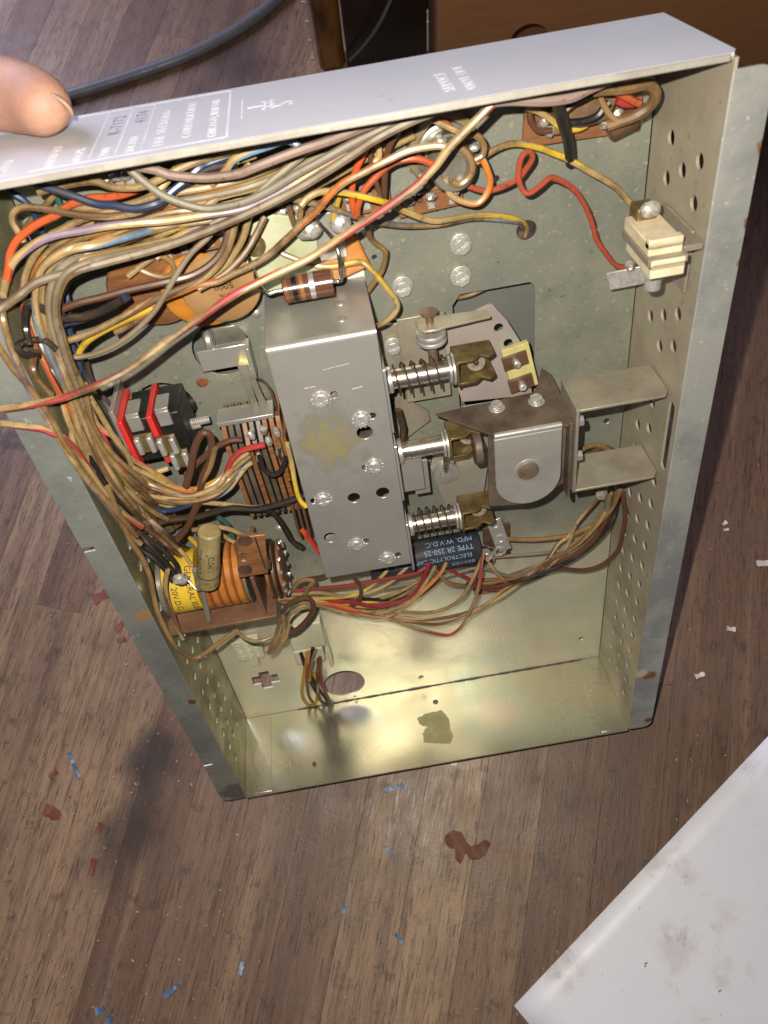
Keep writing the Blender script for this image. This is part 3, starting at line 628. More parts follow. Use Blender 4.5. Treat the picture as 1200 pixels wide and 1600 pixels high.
tong = sheet('steel_tongue', tg, [], (0, 0, 50), X, Y, 1.6, mat('tongue_steel', (0.43, 0.415, 0.37), (0.33, 0.31, 0.27), scale=40, metal=0.5, rough=0.36, bump=0.06), fr, bev=0.35)
q = L(825, 735, 51); b = MB(); b.lathe((q.x, q.y, 50.8), Z, [(0, 6.6), (0.5, 6.4), (0.55, 5.4)], n=28); b.build('washer', bright, fr)
b = MB(); b.lathe((q.x, q.y, 50.8), Z, [(0, 5.3), (0.9, 5.2), (1.3, 4.4)], n=28); b.build('rivet', mat('rusty_rivet', (0.26, 0.20, 0.14), (0.16, 0.10, 0.06), scale=200, metal=0.6, rough=0.5), fr)
b = MB(); b.cyl((179.5, 257.6, 49.6), (210.5, 257.6, 49.6), 1.6, n=14); b.build('fold', bright, fr)
b = MB(); b.cyl((172, 240, 34), (176, 240, 34), 8.5, n=26, ch=0.6); b.build('armature_end', brownm, fr)
for (u, v) in ((776, 634), (838, 624)):
    q = LA(u, v, 1, TYY + 1.6); place(hexs, (q.x, TYY, q.z), 20, 0.8, nrm=V((0, 1, 0.0)))
for (yy, nm) in ((266.0, 'upper support arm'), (218.0, 'lower support arm')):
    b = MB()
    b.prism([(216.5, 27), (W_ - 0.5, 27), (W_ - 0.5, 49), (W_ - 3, 52.3), (216.5, 52.3)], (0, yy, 0), X, Z, 1.5)
    o = b.build('support_arm', armm, CH, bev=0.35); o['label'] = nm
b = MB(); b.box((217.3, 242, 40), (1.5, 49, 25)); b.build('arm_web', armm, CH, bev=0.3)
for (u, v) in ((902, 658), (900, 712)):
    q = LA(u, v, 0, 218.5); b = MB(); b.cyl(q - X * 1.5, q + X * 2.6, 2.6, n=6); b.build('nut', bright, CH)
# coil wound under the frame
b = MB(); b.cyl((184, 224, 30), (208, 224, 30), 12.5, n=26); b.build('coil', coilm, CH)

# ---------------------------------------------------------------- black electrolytic capacitor
cpo = bpy.data.objects.new('black_capacitor', None); COL.objects.link(cpo); cpo.parent = CH; cpo['label'] = 'black cylindrical capacitor with blue upside-down print'
CA, CB_ = L(575, 872, 14), L(748, 852, 14)
CA.y = CB_.y
b = MB(); dr = (CB_ - CA).normalized(); b.lathe(CA, dr, [(0, 9), (0.6, 9.8), ((CB_ - CA).length - 0.8, 9.8), ((CB_ - CA).length, 9.2), ((CB_ - CA).length, 6.5), ((CB_ - CA).length - 1.2, 6.2)], n=36); b.build('sleeve', capm, cpo)
ang = math.radians(52)
for k, (txt, sz) in enumerate((('BEAVER', 4.0), ('ELECTROLYTIC CAPACITOR', 3.5), ('TYPE 2R 250-25', 4.2), ('MFD. W.V.D.C.', 4.2))):
    a0 = math.radians(-2 + 29 * k)                     # printed upside down: runs to the left, feet towards the top
    out0 = Z * math.cos(a0) + Y * math.sin(a0); up0 = (Z * -math.sin(a0) + Y * math.cos(a0)) * -1
    lettering(txt, sz, cyl_fn(CB_ - dr * (4.0 + 1.5 * k * (k < 2)) , dr * -1, up0, out0, 9.8), ink_bl, cpo, spacing=1.02)
b = MB(); b.tube(catmull([CB_ + dr * -1 + Z * 0, CB_ + dr * 5 + Z * 2, CB_ + dr * 11 + Z * 4 - Y * 4, L(772, 868, 16)]), 0.7, n=8); b.build('lead', WM['W'], cpo)
# lug strip beside it
lg = bpy.data.objects.new('lug_strip', None); COL.objects.link(lg); lg.parent = CH
b = MB(); b.box(L(776, 845, 5), (16, 26, 2)); b.build('strip_base', phend, lg, bev=0.2)
a, c = L(771, 812, 12), L(788, 860, 16)
d = (c - a).normalized(); nn = Z.cross(d).normalized()
b = MB(); b.box((a + c) / 2, ((c - a).length, 8.5, 1.0), (d, nn, d.cross(nn))); b.build('lug', bright, lg, bev=0.3)
for q in (a + d * 3, a + d * 14): b = MB(); b.lathe(q + Z * 0.4, Z, [(0, 3.6), (0.6, 3.4), (0.7, 2.0), (0.2, 1.6)], n=18); b.build('eyelet', screwm, lg)
q = L(781, 861, 18); b = MB(); b.tube([q + V((3.2 * math.cos(t_ * math.pi / 8), 3.2 * math.sin(t_ * math.pi / 8), 0)) for t_ in range(17)], 1.0, n=8); b.build('ring', solder, lg)
q = L(757, 862, 14); b = MB(); b.cyl(q, q + V((3, -8, 1)), 3.0, n=14, ch=0.5); b.cyl(q + V((1.5, -4, 0)), q + V((2.0, -5.5, 0.2)), 3.9, n=14); b.build('terminal_post', screwm, lg)
for (u, v) in ((700, 876), (680, 884), (665, 882)):
    b = MB(); b.ball(L(u, v, 16), 2.6, (1.5, 0.8, 0.6), n=10, jit=0.08); b.build('solder_joint', solder, CH)

# ---------------------------------------------------------------- ceramic fuse clip on the right wall
ce = bpy.data.objects.new('ceramic_terminal', None); COL.objects.link(ce); ce.parent = CH; ce['label'] = 'ivory ceramic terminal block on the right wall'
cc = L(1020, 372, 22); cc.x = min(cc.x, 246)
def cp(u, v, x=243.0): return LA(u, v, 0, x)
q1, q2 = cp(1020, 367), cp(1023, 398)
for q in (q1, q2):
    b = MB(); b.box(q, (13, 6, 26)); b.box(q + V((0, 2.2, 11)), (13, 4, 4)); b.build('ceramic_block', ivory, ce, bev=0.5)
b = MB(); b.box((q1 + q2) / 2, (15, 3.0, 29)); b.build('spacer', armm, ce, bev=0.3)
b = MB(); b.box((258.9, q2.y - 8, 37), (1.2, 26, 30)); b.box((253, (q1.y + q2.y) / 2, q2.z), (12, 2.4, 12)); b.build('wall_bracket', armm, ce, bev=0.4)
q = cp(1004, 338); b = MB(); b.box(q, (8, 10, 9)); b.build('clip', brass, ce, bev=0.8); b = MB(); b.ball(q + V((1, 4, 4)), 4.2, (1, 0.8, 0.6), jit=0.06); b.build('solder_joint', solder, ce)
q = cp(1022, 425); b = MB(); b.cyl(q + V((0, 6, 0)), q + V((0, -7, 0)), 3.2, n=20, ch=0.4); b.cyl(q + V((0, 2, 0)), q + V((0, -1, 0)), 5.4, n=6); b.cyl(q + V((0, 4, 0)), q + V((0, 3, 0)), 6.0, n=22); b.build('terminal_screw', screwm, ce)
a, c = L(950, 440, 14), L(1010, 428, 20)
d = (c - a).normalized(); nn = V((-d.y, d.x, 0)).normalized()
b = MB(); b.box((a + c) / 2, ((c - a).length, 9, 1.0), (d, nn, d.cross(nn))); b.build('tag', screwm, ce, bev=0.3)
b = MB(); b.ball(L(985, 415, 18), 2.6, jit=0.1); b.build('solder_joint', solder, ce)

# ---------------------------------------------------------------- terminal board, top right corner
tb = bpy.data.objects.new('terminal_board', None); COL.objects.link(tb); tb.parent = CH; tb['label'] = 'brown terminal board in the top right corner'
b = MB(); b.prism([(204, 366.6), (252, 365.5), (252, 392), (206, 392)], (0, 0, 5), X, Y, 2); b.build('board', phen, tb, bev=0.2)
b = MB(); b.prism([(214, 372), (236, 374), (242, 390), (216, 390)], (0, 0, 7.3), X, Y, 9); b.build('component_body', mat('resin_lump', (0.18, 0.11, 0.055), (0.08, 0.05, 0.03), scale=60, rough=0.4), tb, bev=1.4)
b = MB(); b.cyl((236, 370, 14), (247, 374, 15), 4.2, n=18, ch=1); b.build('component_body', phend, tb)
for (u, v) in ((912, 166), (966, 178), (945, 192), (860, 205), (850, 190)):
    b = MB(); b.ball(L(u, v, 14), 2.3, (1, 1, 0.7), jit=0.12); b.build('solder_joint', solder, tb)

# ---------------------------------------------------------------- socket (hex flange and can) below the top wall
sk = bpy.data.objects.new('socket', None); COL.objects.link(sk); sk.parent = CH; sk['label'] = 'round socket on a brown hexagonal base'
q = L(692, 232); q0 = V((q.x, q.y, 0))
hexp = [(q0.x + 17 * math.cos(math.radians(a)), q0.y + 17 * math.sin(math.radians(a))) for a in range(0, 360, 60)]
b = MB(); b.prism(hexp, (0, 0, 0.2), X, Y, 5); b.build('hex_base', mat('brown_base', (0.19, 0.14, 0.07), (0.10, 0.07, 0.035), scale=60, rough=0.45), sk, bev=0.8)
b = MB(); b.lathe(q0 + Z * 5.2, Z, [(0, 12), (2.5, 12), (3, 11), (3, 9.8), (9, 9.8)], n=32); b.build('ring_nut', galv, sk)
b = MB(); b.lathe(q0 + Z * 8, Z, [(0, 9), (16, 9), (17.5, 8), (17.5, 5.5), (14, 5.2)], n=32); b.build('can', galv, sk)
for k in range(4):
    a = math.radians(30 + 80 * k); c = q0 + V((10.5 * math.cos(a), 10.5 * math.sin(a), 20)); b = MB(); b.box(c, (5.5, 2, 1), (V((math.cos(a), math.sin(a), 0)), V((-math.sin(a), math.cos(a), 0)), Z)); b.ball(c + Z * 0.6, 1.8, (1.2, 0.8, 0.7), jit=0.1); b.build('lug', solder, sk)

# ---------------------------------------------------------------- tag strips with solder lugs
def tagstrip(u0, v0, u1, v1, z, n, wd=7, lab=None):
    a, c = L(u0, v0, z), L(u1, v1, z); d = (c - a).normalized(); nn = V((-d.y, d.x, 0)).normalized()
    t = bpy.data.objects.new('tag_strip', None); COL.objects.link(t); t.parent = CH
    if lab: t['label'] = lab
    b = MB(); b.box((a + c) / 2, ((c - a).length, wd, 2), (d, nn, Z)); b.build('strip', phen, t, bev=0.2)
    for i in range(n):
        p = a + d * ((c - a).length * (i + 0.5) / n)
        b = MB(); b.box(p + Z * 2 + nn * 1.0, (3, wd * 0.8, 0.8), (d, nn, Z)); b.box(p + Z * 4 + nn * (wd * 0.5), (2.4, 0.8, 6), (d, nn, Z)); b.ball(p + Z * 6 + nn * (wd * 0.5), 2.1, (1.2, 0.8, 0.8), jit=0.15); b.build('tag', solder, t)
    return t
tagstrip(622, 326, 722, 303, 6, 3, 8, 'brown tag strip with part number')
tagstrip(430, 340, 610, 308, 6, 7, 9)
tagstrip(235, 395, 400, 355, 8, 8, 9)
tagstrip(165, 290, 230, 276, 10, 4, 8)
q = L(655, 333, 0.1); lettering('8', 6.5, plane_fn(L(650, 318, 7.3), X, Y), ink_k, CH); lettering('2109', 7, plane_fn(L(652, 336, 0.08), X, Y), ink_k, CH)
# pale green rotary wafer, disc capacitors, solder blobs
q = L(440, 395, 12); b = MB(); b.prism([(17 * math.cos(math.radians(a)) * (1.05 if a % 90 else 0.9), 17 * math.sin(math.radians(a))) for a in range(0, 360, 30)], q, X, Y, 2.2); b.build('wafer_switch', palegreen, CH, bev=0.3)
b = MB(); b.lathe(q + Z * 2.2 + V((-10, 6, 0)), Z, [(0, 4.6), (1, 4.6), (3, 3.2), (3.6, 1.2)], n=18); b.build('spindle', brass, CH)
b = MB(); b.ball(L(482, 358, 22), 5.2, (1.15, 0.85, 0.7), n=14, jit=0.05); b.build('solder_joint', solder, CH, label='large bright solder blob')
b = MB(); b.ball(L(532, 350, 18), 4.2, (1.1, 1, 0.6), n=14, jit=0.05); b.build('solder_joint', solder, CH)
b = MB(); b.box(L(508, 370, 10), (16, 20, 1.2)); b.build('ground_plate', steel, CH, bev=0.3)
def disc(u, v, z, r, m, rot=0, txt=None, tilt=12):
    c = L(u, v, z); t = bpy.data.objects.new('disc_capacitor', None); COL.objects.link(t); t.parent = CH
    ax = M.Rotation(math.radians(tilt), 3, 'X') @ Z
    b = MB(); b.lathe(c - ax * 2, ax, [(0, r * 0.7), (0.4, r * 0.93), (1.6, r), (2.8, r * 0.96), (3.6, r * 0.8), (3.9, r * 0.4)], n=36); b.build('body', m, t)
    if txt:
        A = X * -1; Bv = ax.cross(A)
        for i, s in enumerate(txt): lettering(s, 4.2, plane_fn(c + ax * 2.05 + X * 6 + Bv * (-4 + 5 * i) * 1.0, A, Bv), ink_k, t)
    return t
disc(240, 452, 14, 19, phen); disc(318, 455, 18, 17.5, orange, txt=('RMC', '.02'), tilt=8); disc(345, 452, 21, 16.5, tan, txt=('5000', '20%'), tilt=10)
q = L(528, 400, 8); b = MB(); b.box(q, (22, 20, 3), (V((0.96, 0.28, 0)), V((-0.28, 0.96, 0)), Z)); b.build('mica_capacitor', orange, CH, bev=0.9)
b = MB(); b.box(L(552, 408, 2), (8, 24, 1.0)); b.build('paper_tag', mat('paper_tag', (0.62, 0.60, 0.54), rough=0.7), CH)

# ---------------------------------------------------------------- carbon resistor across the bracket's leg
ra, rb = L(443, 455, 30), L(521, 441, 30); rb.z = ra.z = 30; ra.y = rb.y = (ra.y + rb.y) / 2 + 0.5
ro = bpy.data.objects.new('resistor', None); COL.objects.link(ro); ro.parent = CH; ro['label'] = 'fat brown carbon resistor with silver band'
b = MB(); d = (rb - ra).normalized(); ln = (rb - ra).length
def band(x0, x1, m, nm, r=5.4):
    b = MB(); b.lathe(ra + d * x0, d, [(0, r - (0.6 if x0 < 0.1 else 0)), (0.5, r), (x1 - x0 - 0.5, r), (x1 - x0, r - (0.6 if x1 > ln - 0.1 else 0))], n=36); b.build(nm, m, ro)
band(0, ln * 0.98, resm, 'body', 5.4)
bm_ = lambda n, c: mat('band_' + n, c, rough=0.25)
for f0, f1, m in ((0.03, 0.11, bm_('rust', (0.17, 0.065, 0.022))), (0.19, 0.29, bm_('black', (0.012, 0.010, 0.010))), (0.34, 0.42, bm_('ochre', (0.26, 0.12, 0.035))), (0.53, 0.63, mat('band_silver', (0.66, 0.64, 0.62), metal=0.7, rough=0.3))):
    band(ln * f0, ln * f1, m, 'colour_band', 5.47)
b = MB(); b.tube(catmull([rb - d * 1, rb + d * 3.0, L(532, 420, 36), L(528, 392, 36), L(516, 368, 30), L(498, 350, 24)]), 0.85, n=10); b.build('lead', WM['W'], ro)
b = MB(); b.tube(catmull([ra + d, ra - d * 3.5, L(418, 458, 30), L(404, 444, 26), L(395, 420, 20), L(388, 400, 14)]), 0.85, n=10); b.build('lead', WM['W'], ro)

# ---------------------------------------------------------------- armature seen in the round hole
am = bpy.data.objects.new('armature', None); COL.objects.link(am); am.parent = CH
b = MB(); b.box(L(352, 528, -4), (20, 13, 3)); b.build('frame', galv, am, bev=0.4)
b = MB(); b.box(L(352, 556, 6), (24, 11, 4)); b.build('yoke', steel, am, bev=0.5)
b = MB(); b.box(L(392, 560, 8), (2, 16, 10)); b.build('stop', steel, am, bev=0.3)
b = MB(); b.cyl(L(372, 562, 9), L(392, 566, 9), 3.2, n=18, ch=0.5); b.build('bobbin', olivec, am)
b = MB(); b.cyl(L(322, 532, 4), L(333, 530, 4), 5, n=18, ch=0.8); b.build('bush', bright, am)
for s_ in (0, 1):
    a, c = L(376 + 8 * s_, 570, 12), L(406 + 16 * s_, 655, 20)
    d = (c - a).normalized(); nn = Z.cross(d).normalized()
    b = MB(); b.box((a + c) / 2, ((c - a).length, 3.2, 1.0), (d, nn, d.cross(nn))); b.build('contact_arm', galv, am, bev=0.2)
b = MB(); b.tube(catmull([L(388, 588, 10), L(412, 596, 14), L(428, 622, 18), L(434, 655, 20)]), 0.6, n=8); b.build('spring', springm, am)

# ---------------------------------------------------------------- red and black terminal block
rt = bpy.data.objects.new('terminal_block', None); COL.objects.link(rt); rt.parent = CH; rt['label'] = 'black terminal block with red separators'
def bl(u, v, z): return L(u, v, z)
e1 = (bl(300, 655, 24) - bl(215, 672, 24)).normalized(); e2 = Z.cross(e1).normalized()
o0 = bl(215, 690, 22)
AX = (e1, e2, Z)
def bb(name, cx0, cy0, cz0, dx, dy, dz, m, bev=0.3): b = MB(); b.box(o0 + e1 * cx0 + e2 * cy0 + Z * cz0, (dx, dy, dz), AX); return b.build(name, m, rt, bev=bev)
bb('end_plate', -3, 8, -8, 2, 30, 30, steel)
bb('body', 6, 4, -6, 10, 24, 24, blackp, 0.8); bb('body', 20, 4, -6, 11, 24, 24, blackp, 0.8)
bb('separator', -0.6, 5, -4, 2.6, 27, 28, redp, 0.5); bb('separator', 12.8, 5, -4, 2.6, 27, 28, redp, 0.5)
for k in (5.2, 18.6):
    bb('contact_shoe', k, 14.5, 6.8, 6, 8, 2.0, steel, 0.4); bb('contact_shoe', k, 19, 1, 6, 1.4, 12, steel, 0.3)
    
for (u, v) in ((228, 692), (263, 694), (283, 716)):
    q = L(u, v, 34); b = MB(); b.box(q, (9, 10, 1.4), AX); b.build('terminal_tab', brass, rt, bev=0.3)
    for s_ in (-1, 1): b = MB(); b.box(q + e1 * 2.8 * s_ + Z * 1.6, (2.6, 9, 3.4), AX); b.build('terminal_clip', screwm, rt, bev=0.8)
for (u, v) in ((288, 668), (302, 660)):
    q = bl(u, v, 16); b = MB(); b.lathe(q - e1 * 4, e1, [(0, 5.4), (1.4, 5.4), (1.5, 2.0)] + [(1.5 + 0.5 * i, 2.0 - 0.25 * (i % 2)) for i in range(1, 22)], n=18); b.build('stud', screwm, rt)
q = L(296, 628, -4); b = MB(); b.cyl(q - e1 * 4, q + e1 * 4, 5, n=22, ch=0.5); b.build('knurled_nut', blackp, rt)
b = MB(); b.box(L(205, 640, 4), (12, 18, 8)); b.build('side_bracket', steel, rt, bev=0.6)

# ---------------------------------------------------------------- stacked wafers of the stepping switch
ws = bpy.data.objects.new('wafer_stack', None); COL.objects.link(ws); ws.parent = CH; ws['label'] = 'stack of brown and grey switch wafers'
for k in range(9):
    x = 56 + k * 3.2
    b = MB(); b.prism([(214, 4), (270, 4), (272, 24 + random.uniform(-1, 1)), (262, 30), (214, 26)], (x, 0, 0), Y, Z, 2.2); b.build('wafer', phen if k % 3 == 0 or k > 5 else waferm, ws, bev=0.15)
b = MB(); b.box((68, 273.5, 20), (27, 2.4, 12)); b.build('clamp', steel, ws, bev=0.4)
for k in range(3):
    b = MB(); b.prism([(238, 6), (262, 6), (266, 34), (240, 34)], (80.5 + k * 3, 0, 0), Y, Z, 1.7); b.build('wafer', phen, ws, bev=0.2)
for (u, v) in ((412, 672), (432, 675), (436, 708), (420, 690), (393, 680), (405, 715)):
    b = MB(); b.ball(L(u, v, 34), 1.8, (1, 1.6, 0.9), jit=0.12); b.build('solder_joint', solder, ws)
for k in range(4):
    b = MB(); b.prism([(196, 6), (222, 6), (224, 30), (200, 32)], (78 + k * 2.6, 0, 0), Y, Z, 1.4); b.build('wafer', phend, ws, bev=0.15)
b = MB(); b.lathe(L(425, 765, 4), Z, [(0, 8), (1, 8), (1.4, 6)], n=24); b.build('bush', steel, CH)
b = MB(); b.ball(L(438, 775, 8), 4, (1, 1, 0.8)); b.build('rubber_foot', mat('dull_rubber', (0.12, 0.11, 0.06), rough=0.5), CH)

# ---------------------------------------------------------------- coil relay with yellow label, tubular capacitor and terminal card
rl = bpy.data.objects.new('coil_relay', None); COL.objects.link(rl); rl.parent = CH; rl['label'] = 'coil relay with yellow label and orange windings'
RY, RZ, RR = 187.0, 36.0, 17.0
b = MB(); b.lathe((3, RY, RZ), X, [(0, RR - 1), (0.8, RR + 0.6), (3, RR + 0.6), (3.6, RR - 1)], n=40); b.build('end_cheek', galv, rl)
b = MB(); b.lathe((6, RY, RZ), X, [(0, RR - 0.5), (17, RR - 0.5)], n=40); b.build('label_sleeve', yellowl, rl)
for k, (txt, x, sz) in enumerate((('GENERAL ELECTRIC', 20.5, 4.6), ('28-5  20V.D.C.', 12.5, 4.4))):
    # text runs down round the sleeve
    def fn(tx, ty, tz, x=x):
        a = math.radians(72) - tx / RR
        return V((x + ty - 2, RY, RZ)) + (Y * math.sin(a) + Z * math.cos(a)) * (RR - 0.4 + tz)
    lettering(txt, sz, fn, ink_k, rl)
for k in range(5):
    b = MB(); x = 25 + k * 4.4; b.lathe((x, RY, RZ), X, [(0, RR - 1.2), (0.7, RR + 0.4), (3.3, RR + 0.4), (4.1, RR - 1.2)], n=44); b.build('winding', copper, rl)
b = MB(); b.lathe((47.4, RY, RZ), X, [(0, RR + 0.2), (1.2, RR + 0.2)], n=40); b.build('end_cheek', galv, rl)
b = MB(); b.box((30, RY - RR - 1.4, 36), (58, 1.8, 40)); b.build('base_plate', mat('brown_card', (0.19, 0.10, 0.055), (0.11, 0.055, 0.03), scale=50, rough=0.45), rl, bev=0.25)
b = MB(); b.box((53, RY - 2, 36), (2, 30, 38)); b.build('frame_end', mat('brown_card', None), rl, bev=0.25)
for k in range(3):
    b = MB(); b.lathe((58 + 3.4 * k, RY - 3, 36), X, [(0, 15), (0.2, 15.4), (1.6, 15.4), (1.8, 15)], n=14); b.build('contact_wafer', phen if k != 1 else phend, rl)
for k in range(14):
    a = 2 * math.pi * k / 14; b = MB(); b.ball((66.6, RY - 3 + 14.6 * math.cos(a + random.uniform(-0.1, 0.1)), 36 + 14.6 * math.sin(a)), random.uniform(0.9, 1.5), (0.9, 1.2, 1.1), n=8, jit=0.25); b.build('solder_joint', solder, rl)
b = MB(); b.tube([L(304, 890, 56), L(318, 930, 54), L(326, 968, 52)], 1.6, n=8); b.build('clip', armm, rl)
tcap = bpy.data.objects.new('tubular_capacitor', None); COL.objects.link(tcap); tcap.parent = CH; tcap['label'] = 'waxed beige tube capacitor marked .1 MFD'
a, c = L(327, 831, 60), L(325, 912, 60); d = (c - a).normalized(); ln = (c - a).length
b = MB(); b.lathe(a, d, [(-1.0, 4.6), (0, 5.4), (ln - 1, 5.5), (ln - 0.2, 5.2), (ln - 0.2, 4.6), (ln - 1, 4.2)], n=32); b.build('tube', beige, tcap)
b = MB(); b.lathe(a + d * (ln * 0.76), d, [(0, 5.56), (0.6, 5.56)], n=32); b.build('printed_ring', ink_k, tcap)
sd = d.cross(Z).normalized()
for txt, off, sz, st in (('CORNELL', -0.62, 3.8, 0.70), ('.1 MFD', 0.5, 4.0, 0.66)):
    o_ = Z * math.cos(off) - sd * math.sin(off) ; u_ = (Z * math.sin(off) + sd * math.cos(off)) * 1
    lettering(txt, sz, cyl_fn(a + d * (ln * st), d * -1, -u_ if (-d).cross(-u_).dot(o_) > 0 else u_, o_, 5.45), ink_k, tcap)
b = MB(); b.tube(catmull([c - d, c + d * 2, c + d * 3.5 - X * 5, L(292, 905, 56), L(284, 900, 56)]), 0.5, n=8); b.build('lead', WM['W'], tcap)
b = MB(); b.ball(L(282, 905, 56), 3.4, (1.2, 1, 0.8), n=12, jit=0.1); b.build('solder_joint', solder, rl)
cd = bpy.data.objects.new('terminal_card', None); COL.objects.link(cd); cd.parent = CH; cd['label'] = 'brown terminal card with a slot'
cz = 58; cq = [L(u, v, cz) for u, v in ((370, 838), (414, 833), (419, 893), (373, 901))]
slot = [L(u, v, cz) for u, v in ((377, 862), (383, 862), (384, 874), (378, 874))]
sheet('card', [(p.x, p.y) for p in cq][::-1], [[(p.x, p.y) for p in slot][::-1]], (0, 0, cz), X, Y, 2.2, phen, cd, bev=0.2)
for (u, v) in ((383, 845), (383, 890)): b = MB(); b.lathe(L(u, v, cz + 1.0), Z, [(0, 3.6), (0.35, 3.4)], n=14); b.build('varnish_drop', phend, cd)
b = MB(); b.box((L(405, 845, cz + 1.1) + L(409, 884, cz + 1.1)) / 2, (0.8, 22, 0.3)); b.build('groove_line', ink_k, cd)
b = MB(); b.box(L(395, 868, 54.5), (14, 18, 4.6)); b.build('card_post', phend, cd)
# ---------------------------------------------------------------- nylon plugs
def plug(u, v, lab, wires):
    t = bpy.data.objects.new('nylon_plug', None); COL.objects.link(t); t.parent = CH; t['label'] = lab
    return t
t = plug(0, 0, 'flat nylon socket with nine holes', 0)
q = L(388, 1012, 3); e = V((1, 0.04, 0)).normalized(); f_ = Z.cross(e)
b = MB(); b.box(q, (18, 20, 5), (e, f_, Z)); b.build('shell', nylon, t, bev=0.6)
for i in range(3):
    for j in range(3):
        c = q + e * (i - 1) * 5.2 + f_ * (j - 1) * 5.6 + Z * 2.5; b = MB(); b.lathe(c, Z, [(0, 1.9), (0.7, 1.9), (0.75, 1.2), (0.1, 1.1)], n=12); b.build('socket_hole', nylon, t)
b = MB(); b.box(q - f_ * 14, (6, 9, 4), (e, f_, Z)); b.build('latch', nylon, t, bev=0.6)
t = plug(0, 0, 'nylon plug with wires hanging from it', 1)
q = L(478, 985, 6); b = MB(); b.box(q, (22, 24, 11)); b.build('shell', nylon, t, bev=0.8)
q2 = L(484, 1020, 8); b = MB(); b.box(q2 + V((0, 2, 0)), (19, 13, 9)); b.build('collar', nylon, t, bev=0.8)
b = MB(); b.box(L(512, 1010, 4), (2.4, 34, 8)); b.build('latch', nylon, t, bev=0.5)

